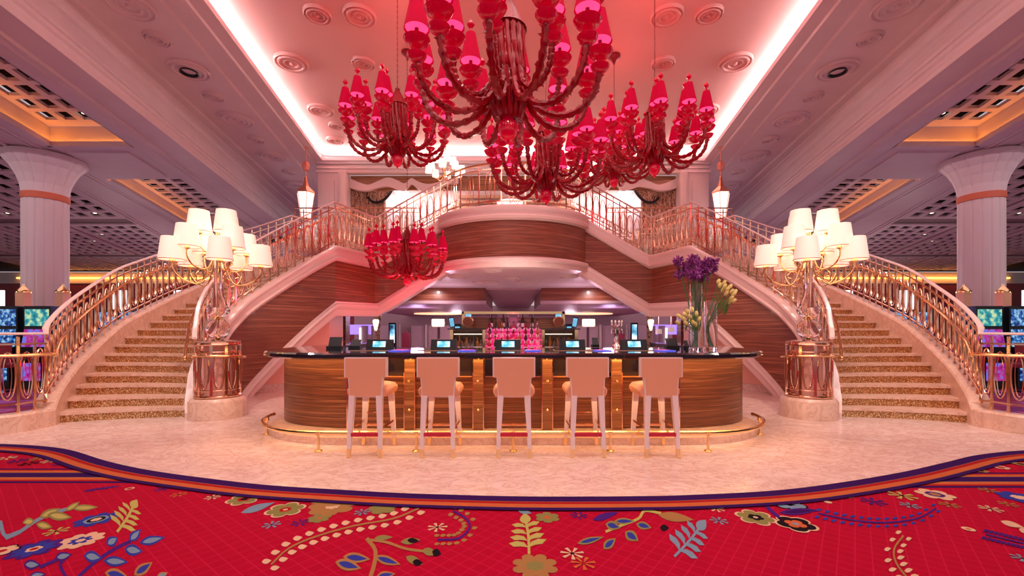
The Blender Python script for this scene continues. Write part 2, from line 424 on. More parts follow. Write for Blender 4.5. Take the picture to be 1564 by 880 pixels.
def branch(pts, leaves, wd, ms, m1, m2):
    stem(pts, wd, ms)
    for l in leaves: leaf(*l, m1, m2)
# left side
branch([(8, 822), (30, 812), (55, 795), (85, 782), (120, 773)], [(60, 790, 92, 776, 6), (72, 786, 110, 790, 7), (100, 780, 122, 766, 4), (110, 776, 150, 774, 5), (52, 795, 34, 798, 6), (55, 800, 80, 805, 6)], 5, 'sky', 'olive', 'lime')
stem([(0, 795), (8, 818), (30, 812)], 6, 'sky')
star(86, 811, 15, 'lime'); flower(147, 793, 27, 8, [(1, 'blue'), (.55, 'sky', 6, .1), (.4, 'black', 6, .0), (.25, 'cream', 6, .2)])
flower(123, 825, 29, 9, [(1, 'cream'), (.5, 'blue', 7, .5), (.2, 'cream', 6, .1)]); flower(52, 838, 33, 8, [(1, 'violet'), (.75, 'blue', 8, .35), (.3, 'cream', 5, .3), (.15, 'rust', 5, 0)])
flower(3, 841, 19, 6, [(1.1, 'black'), (.95, 'cream'), (.3, 'rust', 5, 0)])
fern(179, 812, 206, 768, 24, 'lime')
branch([(120, 880), (145, 858), (175, 838), (200, 826)], [(163, 832, 180, 820, 8), (198, 826, 215, 808, 7), (213, 829, 252, 820, 7), (190, 838, 218, 842, 9), (158, 856, 196, 858, 8), (128, 848, 156, 852, 9)], 5, 'violet', 'blue', 'sky')
branch([(100, 880), (92, 862), (100, 850), (60, 866)], [(84, 852, 110, 846, 7), (36, 862, 62, 862, 8), (45, 880, 70, 876, 6)], 5, 'violet', 'violet', 'sky')
leaf(160, 874, 195, 880, 9, 'tan', 'blue'); leaf(205, 878, 233, 858, 8, 'tan', 'blue'); leaf(240, 882, 256, 874, 5, 'tan', 'sky')
star(273, 755, 11, 'orange'); star(325, 759, 11, 'cream'); star(250, 746, 12, 'violet'); flower(198, 746, 6, 6, [(1, 'cream'), (.6, 'rust')], 0)
star(140, 748, 9, 'violet', 'violet'); star(162, 745, 9, 'violet', 'violet'); stem([(130, 750), (155, 746), (182, 742)], 1.5, 'violet')
flower(373, 762, 25, 6, [(1, 'cream'), (.88, 'olive'), (.4, 'rust', 5, .3), (.2, 'black', 5, 0)])
leaf(368, 783, 420, 767, 5, 'sky', 'sky'); flower(436, 778, 29, 6, [(1, 'cream'), (.88, 'olive'), (.3, 'rust', 5, .1), (.12, 'cream', 5, 0)])
star(415, 801, 13, 'sky', 'violet'); star(458, 798, 13, 'violet', 'rust'); flower(488, 791, 17, 7, [(1, 'olive'), (.25, 'orange')])
flower(508, 773, 36, 7, [(1, 'tan'), (.3, 'cream')]); leaf(475, 768, 540, 766, 6, 'tan')
beads([(414, 862), (440, 838), (480, 820), (540, 803), (600, 792), (640, 776)], 2.5, 'tan', 'cream', 13, 7, 6, 9)
flower(585, 776, 22, 5, [(1, 'olive')])
star(553, 782, 12, 'sky', 'violet'); star(668, 805, 15, 'cream')
beads([(668, 824), (700, 822), (717, 806), (712, 792), (692, 780)], 3, 'violet', 'tan', 10, 4, 5, 8)
branch([(566, 880), (572, 860), (573, 840), (560, 822)], [(524, 850, 566, 854, 8), (512, 858, 552, 868, 9), (572, 850, 612, 862, 7), (575, 880, 604, 876, 6)], 6, 'tan', 'tan', 'blue')
branch([(562, 824), (590, 828), (620, 838), (650, 842)], [(572, 822, 600, 820, 4), (612, 828, 642, 824, 5), (645, 840, 668, 846, 6), (620, 850, 646, 862, 6)], 4, 'tan', 'olive', None)
leaf(622, 825, 640, 826, 4, 'black'); leaf(660, 842, 674, 846, 6, 'black'); leaf(630, 858, 646, 860, 5, 'black')
fern(808, 846, 802, 790, 30, 'lime'); flower(836, 790, 19, 6, [(1, 'olive'), (.3, 'orange')]); flower(817, 864, 36, 8, [(1, 'tan'), (.4, 'olive', 6, .3)])
leaf(790, 778, 812, 784, 4, 'sky'); star(884, 787, 13, 'violet', 'orange'); leaf(905, 794, 945, 782, 5, 'violet')
star(874, 845, 18, 'cream'); star(891, 860, 19, 'orange', 'rust')
branch([(925, 812), (950, 802), (975, 792), (985, 780), (1010, 784)], [(882, 830, 922, 820, 5), (925, 800, 948, 806, 7), (938, 796, 970, 796, 5), (972, 800, 995, 806, 6), (955, 812, 975, 826, 8), (922, 838, 940, 822, 7)], 4, 'lime', 'olive', 'blue')
leaf(1005, 786, 1060, 794, 7, 'tan'); leaf(1008, 806, 1022, 806, 5, 'black')
# right side
fern(1030, 850, 1073, 800, 30, 'sky'); star(1098, 795, 13, 'sky', 'violet')
flower(1154, 790, 29, 6, [(1, 'cream'), (.88, 'olive'), (.4, 'black', 5, .3), (.12, 'cream', 5, 0)]); flower(1215, 800, 30, 5, [(1, 'cream'), (.88, 'black'), (.5, 'orange', 4, .4), (.15, 'sky', 5, 0)])
flower(1205, 770, 25, 6, [(1, 'black'), (.88, 'sky'), (.3, 'black', 5, .4)]); star(1094, 777, 12, 'cream'); stem([(1168, 770), (1178, 780), (1190, 790)], 5, 'violet'); leaf(1190, 783, 1252, 779, 5, 'violet', 'purple')
beads([(1250, 784), (1300, 794), (1350, 798), (1400, 792), (1430, 776)], 2.5, 'violet', 'blue', 14, 4, 3.5, 7)
star(1334, 766, 17, 'violet', 'violet'); star(1378, 757, 18, 'lime'); star(1390, 772, 13, 'sky'); flower(1428, 755, 24, 6, [(1, 'cream'), (.5, 'violet', 6, .1), (.3, 'tan', 6, .2)])
star(1450, 771, 13, 'tan'); star(1513, 777, 14, 'cream'); star(1540, 770, 12, 'tan', 'rust'); star(1510, 749, 12, 'tan'); flower(1558, 760, 27, 7, [(1, 'blue'), (.4, 'cream', 6, .2)])
flower(1265, 767, 5, 6, [(1, 'cream')], 0); star(1293, 758, 9, 'tan'); flower(1479, 808, 8, 6, [(1, 'cream'), (.4, 'orange')], 0)
beads([(1380, 818), (1366, 838), (1368, 858), (1382, 878), (1400, 895)], 3, 'tan', 'cream', 7, 5, 7, 10)
beads([(1505, 816), (1530, 822), (1564, 830)], 2, 'violet', 'violet', 8, 4, 4, 7); leaf(1528, 796, 1564, 806, 4, 'cream'); leaf(1556, 808, 1575, 814, 4, 'cream')
star(1562, 853, 14, 'sky')
# darker pattern in the corners behind the bands
for k in range(7):
    x = 10+k*17; star(x, 700+(k % 3)*4, 12, ['cream', 'violet', 'black', 'tan'][k % 4], 'rust')
    x = 1480+k*16; flower(x, 716-k*2.4+(k % 2)*5, 11, 6, [(1, ['black', 'tan', 'violet', 'cream'][k % 4]), (.5, ['violet', 'black', 'cream', 'rust'][k % 4])])
band(edge, .0215, BW)
tag(obj('patterned_carpet', cp), 'red carpet with flowers, leafy sprigs and a striped purple and orange edge', 'carpet')

# ------------------------------------------------------------------ ceilings
def LN(p0, p1, z):                               # straight ceiling line from two of its pixels; gives x at any depth
    a = UZ(*p0, z); b = UZ(*p1, z); k = (b.x-a.x)/(b.y-a.y); return lambda y: a.x+k*(y-a.y)
lA = LN((312, 0), (491, 243), 8.0)
lA2 = LN((250, 0), (477, 273), 8.0)
lB0 = LN((122, 0), (468, 318), 8.0)
lB = LN((109, 0), (457, 318), 8.0)
lB2 = LN((89, 0), (454, 331), 7.8)
lR = LN((55, 7), (440, 336), 7.3)
lC2 = LN((34, 0), (438, 338), 7.0)
lC = LN((16, 0), (433, 338), 6.8)
lD = LN((0, 7), (423.6, 338), 6.6)
lE = LN((0, 52), (282, 259), 6.6)
lF = LN((0, 87), (346, 322), 6.6)
def lG(y): return -13.2-.33*(y-12.45)
def lH(y): return -16.2-.433*(y-16)
YN, YF = -6.0, 17.0
for s, side in ((1, 'left'), (-1, 'right')):
    m = MB()
    rows = [(lA, 8.0, 0), (lA, 8.06, .0), (lA, 8.0, .0)]
    prof = [(lambda y: lA(y)-.34, 8.12), (lA, 8.12), (lA, 7.98), (lambda y: lA(y)-.30, 7.98), (lambda y: lA(y)-.33, 7.93), (lambda y: lA(y)-.45, 7.93), (lambda y: lA(y)-.48, 8.0), (lA2, 8.0), (lambda y: lA2(y)-.05, 7.95), (lambda y: lA2(y)-.14, 7.95), (lambda y: lA2(y)-.18, 8.0),
            (lB0, 8.0), (lambda y: lB0(y)-.03, 7.93), (lambda y: lB(y)-.02, 7.93), (lambda y: lB(y)-.05, 7.88), (lambda y: lB(y)*.6+lB2(y)*.4, 7.88), (lB2, 7.8), (lambda y: lB2(y)-.04, 7.72), (lambda y: lB2(y)*.6+lR(y)*.4, 7.56), (lambda y: lB2(y)*.25+lR(y)*.75, 7.42), (lR, 7.3), (lambda y: lR(y)-.03, 7.24), (lC2, 7.0), (lambda y: lC2(y)-.04, 6.94), (lambda y: lC2(y)*.4+lC(y)*.6, 6.86), (lC, 6.8), (lambda y: lC(y)-.02, 6.72), (lambda y: lD(y)+.04, 6.68), (lD, 6.6),
            (lambda y: lE(y)+.1, 6.6), (lambda y: lE(y)+.08, 6.54), (lE, 6.54), (lambda y: lE(y)-.04, 6.58), (lambda y: lE(y)-.12, 6.54), (lambda y: lE(y)-.2, 6.54), (lambda y: lE(y)-.24, 6.6), (lF, 6.6)]
    ys = [YN, 0, 4, 8, 12, 16, 20, 26]
    vs = []
    for y in ys:
        for fn, z in prof: vs.append((s*fn(y), y, z))
    n = len(prof); m.add(vs, [(j*n+i, j*n+i+1, (j+1)*n+i+1, (j+1)*n+i) for j in range(len(ys)-1) for i in range(n-1)])
    ce = struct('ceiling', m, plaster); ce['label'] = 'side ceiling with mouldings'
    del ce['label']
    # cross beam, outer beam, recess walls
    m2 = MB()
    def quad(y0, y1, f0, f1, z0, z1=None, th=.1):
        z1 = z0+th if z1 is None else z1
        m2.hexa([(s*f0(y0), y0, z0), (s*f1(y0), y0, z0), (s*f1(y1), y1, z0), (s*f0(y1), y1, z0)], [(s*f0(y0), y0, z1), (s*f1(y0), y0, z1), (s*f1(y1), y1, z1), (s*f0(y1), y1, z1)])
    quad(12.45, 15.1, lF, lG, 6.6, 7.2); quad(12.75, 14.8, lambda y: lF(y)-.3, lambda y: lG(y)+.3, 6.55, 6.6)
    quad(22.5, 24.5, lF, lG, 6.6, 7.2)
    quad(YN, 40, lG, lambda y: lG(y)-.45, 6.6, 7.25); quad(5, 40, lambda y: lG(y)-.45, lH, 6.6, 6.7)
    quad(YN, 26, lambda y: lF(y)+.02, lF, 6.6, 7.5)
    for off in (.12, .3): quad(9, 38, lambda y: lH(y)+off+.1, lambda y: lH(y)+off, 6.55, 6.6)
    for off in (.25, .4): quad(YN, 38, lambda y: lG(y)-off, lambda y: lG(y)-off-.08, 6.56, 6.6)
    quad(24.5, 41, lD, lG, 6.6, 6.7)
    obj('beam', m2, plaster, ce)
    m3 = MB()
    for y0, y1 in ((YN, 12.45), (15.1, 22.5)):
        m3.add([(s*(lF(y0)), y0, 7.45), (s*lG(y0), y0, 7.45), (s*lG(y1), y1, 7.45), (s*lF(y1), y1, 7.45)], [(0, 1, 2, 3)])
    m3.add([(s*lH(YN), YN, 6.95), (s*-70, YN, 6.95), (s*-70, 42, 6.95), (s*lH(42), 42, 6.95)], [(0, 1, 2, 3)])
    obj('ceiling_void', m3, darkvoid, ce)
    # coffer grilles
    def grille(y0, y1, f0, f1, z, nx, ny, mrg=.25):
        g = MB()
        def P(u, v_): y = y0+(y1-y0)*v_; x = f0(y)+(f1(y)-f0(y))*u; return x*s, y
        mu = .05; mv = .03; bu = .34/nx*.9; bv = .30/ny*.9
        def cell(u0, u1, v0, v1):
            q = [P(u0, v0), P(u1, v0), P(u1, v1), P(u0, v1)]
            g.hexa([(a, b, z) for a, b in q], [(a, b, z+.08) for a, b in q])
        pu = (1-2*mu)/nx; pv = (1-2*mv)/ny
        cell(0, mu, 0, 1); cell(1-mu, 1, 0, 1); cell(mu, 1-mu, 0, mv); cell(mu, 1-mu, 1-mv, 1)
        for i in range(nx+1):
            c = mu+pu*i; cell(max(mu, c-bu/2), min(1-mu, c+bu/2), mv, 1-mv)
        for j in range(ny+1):
            c = mv+pv*j
            for i in range(nx): cell(mu+pu*i+bu/2, mu+pu*(i+1)-bu/2, max(mv, c-bv/2), min(1-mv, c+bv/2))
        o = obj('ceiling_grille', g, plaster, ce)
        d = MB()
        for (i, j) in ((1, ny-1), (nx-1, 2), (0, ny//2)):
            a, b = P(mu+pu*(i+.5), mv+pv*(j+.5)); d.lathe([(.07, z+.06), (.07, z+.1)], (a, b, 0), 10)
        obj('pot_light', d, bulbwhite, o)
    grille(3, 12.4, lambda y: lF(y)-.02, lambda y: lG(y)+.02, 7.18, 4, 14)
    grille(15.12, 22.4, lambda y: lF(y)-.02, lambda y: lG(y)+.02, 7.18, 4, 11)
    for i, (y0, y1) in enumerate(((11.4, 20.6), (21.7, 30.5), (31.6, 38.5))):
        for j in range(4 if i else 3):
            f0 = lambda y, j=j: lH(y)+.02-3.95*j; f1 = lambda y, j=j: lH(y)-3.55-3.95*j
            grille(y0, y1, f0, f1, 6.62, 5, 9)
    bmm = MB()
    for y in (20.6, 30.5):
        bmm.hexa([(s*lH(y), y, 6.72), (s*-40, y, 6.72), (s*-40, y+1.1, 6.72), (s*lH(y+1.1), y+1.1, 6.72)], [(s*lH(y), y, 6.9), (s*-40, y, 6.9), (s*-40, y+1.1, 6.9), (s*lH(y+1.1), y+1.1, 6.9)])
    for j in range(1, 5):
        f0 = lambda y: lH(y)-3.55-3.95*(j-1); f1 = lambda y: lH(y)-.15-3.95*j
        bmm.hexa([(s*f0(8), 8, 6.7), (s*f1(8), 8, 6.7), (s*f1(39), 39, 6.7), (s*f0(39), 39, 6.7)], [(s*f0(8), 8, 6.9), (s*f1(8), 8, 6.9), (s*f1(39), 39, 6.9), (s*f0(39), 39, 6.9)])
    obj('grid_beam', bmm, beam, ce)
    # amber light strips hidden low in the recesses
    om = MB(); lg = MB()
    for y0, y1 in ((YN, 12.4), (15.2, 22.4)):
        om.hexa([(s*(lG(y0)+.03), y0, 6.66), (s*(lG(y0)+.08), y0, 6.66), (s*(lG(y1)+.08), y1, 6.66), (s*(lG(y1)+.03), y1, 6.66)], [(s*(lG(y0)+.03), y0, 6.70), (s*(lG(y0)+.08), y0, 6.70), (s*(lG(y1)+.08), y1, 6.70), (s*(lG(y1)+.03), y1, 6.70)])
        lg.hexa([(s*lG(y0), y0, 6.58), (s*(lG(y0)+.13), y0, 6.58), (s*(lG(y1)+.13), y1, 6.58), (s*lG(y1), y1, 6.58)], [(s*lG(y0), y0, 6.62), (s*(lG(y0)+.13), y0, 6.72), (s*(lG(y1)+.13), y1, 6.72), (s*lG(y1), y1, 6.62)])
    xa, xb = min(s*lF(12.4), s*lG(12.4)), max(s*lF(12.4), s*lG(12.4))
    om.box(xa+.1, xb-.1, 12.36, 12.41, 6.66, 6.70); lg.hexa([(xa, 12.32, 6.58), (xb, 12.32, 6.58), (xb, 12.45, 6.58), (xa, 12.45, 6.58)], [(xa, 12.32, 6.72), (xb, 12.32, 6.72), (xb, 12.45, 6.62), (xa, 12.45, 6.62)])
    om.box(*sorted((s*-15, s*-45)), 39.6, 39.7, 6.0, 6.12)
    obj('cove_ledge', lg, plaster, ce)
    obj('cove_light', om, coveorange, ce)
    # medallions
    def medal(x, y, r, down=False, z=8.0, rose=False):
        p = UZ(x, y, z); g = MB()
        pr = [(1, 0), (1, -.03), (.93, -.05), (.87, -.02), (.82, -.02), (.76, -.06), (.68, -.06), (.62, -.03), (.5, -.03), (.46, -.05), (.40, -.05), (.36, -.015)]
        pr += [(.14, -.02), (.1, -.06), (.001, -.06)] if not down else [(.34, -.015), (.001, -.015)]
        g.lathe([(a*r, b*1.6) for a, b in pr], (s*p.x, p.y, z+.005), 36, False)
        mo = obj('ceiling_medallion', g, plaster if z < 8.2 else pinkceil, ce, smooth=True)
        if down:
            g2 = MB(); g2.lathe([(.36*r, -.005), (.46*r, -.12), (.40*r, -.12), (.32*r, -.02)], (s*p.x, p.y, z), 30, False); obj('downlight_ring', g2, blackmat, mo, True)
            g3 = MB(); g3.lathe([(.33*r, -.03), (.33*r, -.06)], (s*p.x, p.y, z), 30); obj('downlight_lens', g3, plaster, mo)
    for x, y, r, d in ((197, 6, .45, 0), (240, 57, .26, 0), (289, 105, .46, 1), (326, 146, .26, 0), (360, 181, .50, 0), (391, 212, .26, 0), (415, 238, .52, 0), (441, 262, .27, 0), (453, 282, .5, 0)):
        medal(x, y, r, d)
    for x, y, r in ((549, 22, .36), (445, 94, .42), (490, 167, .40), (516, 191, .3), (512, 213, .32), (485, 20, .3), (555, 95, .3)):
        medal(x, y, r, z=8.4)
# centre ceiling (recessed) and lips
cm = MB(); hb = .55
cm.hexa([(-8.6, YN, 8.4), (8.6, YN, 8.4), (8.6, 17.6, 8.4), (-8.6, 17.6, 8.4)], [(-8.6, YN, 8.6), (8.6, YN, 8.6), (8.6, 17.6, 8.6), (-8.6, 17.6, 8.6)])
cc = struct('ceiling', cm, pinkceil)
lm = MB()
lm.box(lA(YF), -lA(YF), 17.0, 17.5, 7.98, 8.12); obj('cove_lip', lm, plaster, cc)
cl = MB()
for s in (1, -1):
    cl.hexa([(s*(lA(YN)-.22), YN, 8.13), (s*(lA(YN)-.30), YN, 8.13), (s*(lA(17)-.30), 17, 8.13), (s*(lA(17)-.22), 17, 8.13)], [(s*(lA(YN)-.22), YN, 8.19), (s*(lA(YN)-.30), YN, 8.19), (s*(lA(17)-.30), 17, 8.19), (s*(lA(17)-.22), 17, 8.19)])
cl.box(-7.4, 7.4, 17.22, 17.3, 8.13, 8.19); obj('cove_light', cl, covelight, cc)

# ------------------------------------------------------------------ upper level: floor, back wall
arc = [Vector((2.37*math.sin(a), 13.47-2.37*math.cos(a), 0)) for a in [math.radians(-57.5+115*i/28) for i in range(29)]]   # balcony bulge
uf = MB(); pl = [(p.x*.97, p.y+.03) for p in arc]+[(2.0, 14.9), (7.7, 14.9), (7.7, 19.5), (-7.7, 19.5), (-7.7, 14.9), (-2.0, 14.9)]
uf.prism(pl, 4.18, ZU); struct('floor', uf, marble2)
YW = 17.6
wm = MB()
wm.box(-7.7, 7.7, 17.2, 17.5, 7.58, 8.0)          # entablature
wm.box(-7.7, 7.7, 17.12, 17.2, 7.72, 7.80); wm.box(-7.7, 7.7, 17.08, 17.2, 7.9, 7.98)
wm.box(-7.7, 7.7, 19.5, 19.7, ZU, 8.0)
struct('wall_back', wm, white)
wb = MB(); wb.box(-6.55, 6.55, 17.62, 17.7, 7.02, 7.6); struct('trim_1', wb, woodgold)
for s in (-1, 1):
    cm_ = MB(); a, b = sorted((s*7.6, s*6.55)); cm_.box(a, b, 17.0, 17.6, ZU, 7.6)
    a, b = sorted((s*7.45, s*6.95)); cm_.box(a, b, 16.96, 17.0, 4.8, 7.2); cm_.box(*sorted((s*7.65, s*6.5)), 16.94, 17.0, 7.5, 7.6)
    cm_.lathe([(.16, ZU), (.16, 7.5)], (s*6.62, 16.96, 0), 16)
    struct('wall_back', cm_, white)
    # wavy pelmet
    ctl = [(523, 271), (533, 272), (547, 278), (562, 282), (576, 277), (592, 271), (606, 275), (618, 280), (628, 272), (638, 277), (652, 281), (666, 279), (684, 272), (700, 270)]
    cv = catmull([(U(x, 0, 17.45).x, 0, U(0, y, 17.45).z) for x, y in ctl], 4); top = [(s*p.x, p.z) for p in cv]; bot = [(s*p.x, p.z-.30-.07*math.sin(i*.35)) for i, p in enumerate(cv)]
    pm = MB()
    for j in range(len(top)-1):
        q = [top[j], top[j+1], bot[j+1], bot[j]]
        pm.add([(x, 17.45, z) for x, z in q]+[(x, 17.6, z) for x, z in q], [(0, 1, 2, 3), (7, 6, 5, 4), (0, 4, 5, 1), (2, 6, 7, 3)])
    o = obj('window_pelmet', pm, white); tag(o, 'wavy white pelmet over the upper %s window' % ('right' if s > 0 else 'left'), 'pelmet')
    # drape with swag
    dt = thing('drape', 'brown patterned drape drawn to the side of the upper %s window' % ('right' if s > 0 else 'left'), 'curtain', (s*6.0, 17.8, ZU), world=True)
    dm = MB(); n = 40
    P = []
    for i in range(n+1):
        t = i/n; x = 6.72-1.5*t; yy = 17.85+.05*math.sin(t*50); P.append((s*x, yy))
    zb = [ZU+.02]*(n+1)
    dm.add([(x, y, ZU+.02) for x, y in P]+[(x, y, 7.2) for x, y in P], [(i, i+1, n+2+i, n+1+i) for i in range(n)])
    dm.add([(x, y+.06, ZU+.02) for x, y in P]+[(x, y+.06, 7.2) for x, y in P], [(i, i+1, n+2+i, n+1+i) for i in range(n)])
    obj('curtain_panel', dm, drape, dt)
    sw = MB(); SW = []; m_ = 16; pa = [(5.9, 6.78), (5.72, 6.60), (5.45, 6.58), (5.2, 6.72), (4.98, 6.98), (4.85, 7.22)]
    pa = catmull([(x, 0, z) for x, z in pa], 4)
    vs = [(s*p.x, 17.8+.04*math.sin(i*2.2), p.z) for i, p in enumerate(pa)]+[(s*(5.92-1.05*i/(len(pa)-1)), 17.82, 7.24) for i in range(len(pa))]
    k = len(pa); sw.add(vs, [(i, i+1, k+i+1, k+i) for i in range(k-1)]); sw.add([(x, y+.05, z) for x, y, z in vs], [(i, i+1, k+i+1, k+i) for i in range(k-1)])
    obj('swag', sw, drape, dt)
    fr = MB(); fr.tube([(s*p.x, 17.76, p.z) for p in pa], .055, 6); obj('fringe', fr, blackmat, dt)
    # sloping white light shaft and pane
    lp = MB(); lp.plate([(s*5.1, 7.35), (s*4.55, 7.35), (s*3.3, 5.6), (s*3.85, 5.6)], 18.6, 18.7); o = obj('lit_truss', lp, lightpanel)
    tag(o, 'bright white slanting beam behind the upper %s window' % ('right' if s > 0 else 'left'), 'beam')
    gp = MB(); gp.box(*sorted((s*6.05, s*5.6)), 18.3, 18.35, 6.0, 6.75); o = obj('window_pane', gp, violetpanel); tag(o, 'small pale blue lit window pane beside the upper %s drape' % ('right' if s > 0 else 'left'), 'window')
    hp = MB()
    for i in range(9): hp.box(*sorted((s*(3.4-.12*i), s*.45)), 19.3, 19.42, 5.3+.24*i, 5.42+.24*i)
    o = obj('wall_slats', hp, mat('tan_slat', (.62, .40, .26), .5)); tag(o, 'tan horizontal slats on the upper back wall, %s half' % ('right' if s > 0 else 'left'), 'wall panel')

# ------------------------------------------------------------------ staircases
def mir(s, v): return Vector((s*v.x, v.y, v.z))
post_me = MB(); post_me.box(-.016, .016, -.008, .008, 0, 1.06); post_me.box(-.02, .02, -.012, .012, .52, .56); post_me.box(-.022, .022, -.014, .014, 0, .03); post_me = post_me.mesh('post', brass)
ov = MB()
ov.tube([(.078*math.cos(a), 0, .51+.33*math.sin(a)) for a in [2*PI*i/20 for i in range(20)]], .0105, 6, True)
ov.tube([(.040*math.cos(a), 0, .51+.28*math.sin(a)) for a in [2*PI*i/16 for i in range(16)]], .006, 5, True)
oval_me = ov.mesh('oval', brass, True)
ovb = MB()
for k in (-.05, .05): ovb.tube([(k+.075*math.cos(a), 0, .48+.40*math.sin(a)) for a in [2*PI*i/20 for i in range(20)]], .010, 6, True)
ovalbig_me = ovb.mesh('double_oval', brass, True)

def railing(name, label, path, s, bay=.25, grab=None, big=False, topmat=None):
    """path of base points (left-hand side coordinates)"""
    path = [mir(s, Vector(p)) for p in path]
    rt = thing(name, label, 'railing', path[0], world=True)
    pr = [(-.035, 0), (.035, 0), (.035, .022), (-.035, .022)]
    up = lambda h: [p+Vector((0, 0, h)) for p in path]
    obj('handrail', MB().sweep(up(1.08), [(-.03, 0), (.03, 0), (.036, .018), (.022, .034), (-.022, .034), (-.036, .018)], vertical=True), topmat or trimpink, rt, smooth=True)
    obj('upper_rail', MB().sweep(up(.94), [(-.015, 0), (.015, 0), (.015, .025), (-.015, .025)], vertical=True), brass, rt)
    obj('lower_rail', MB().sweep(up(.11), [(-.015, 0), (.015, 0), (.015, .025), (-.015, .025)], vertical=True), brass, rt)
    P = resample(path, bay); L = Vector(rt.location)
    for i, p in enumerate(P):
        q = P[min(i+1, len(P)-1)]; r = P[max(0, i-1)]; a = math.atan2(q.y-r.y, q.x-r.x)
        o = obj('baluster', post_me, None, rt, loc=p-L); o.rotation_euler = (0, 0, a)
        if i < len(P)-1:
            md = (p+q)/2; a = math.atan2(q.y-p.y, q.x-p.x)
            o = obj('oval_ring', ovalbig_me if big else oval_me, None, rt, loc=md-L); o.rotation_euler = (0, 0, a)
    if grab is not None:
        g = [mir(s, Vector(p))+Vector((0, 0, .80)) for p in grab]
        gb = MB().tube(g, .022, 8)
        obj('grab_rail', gb, gold, rt, smooth=True)
        for p in resample(grab, 1.1):
            w_ = mir(s, p)+Vector((0, 0, .78)); obj('rail_bracket', MB().ball(w_, .03, 8, 5), gold, rt)
    return rt

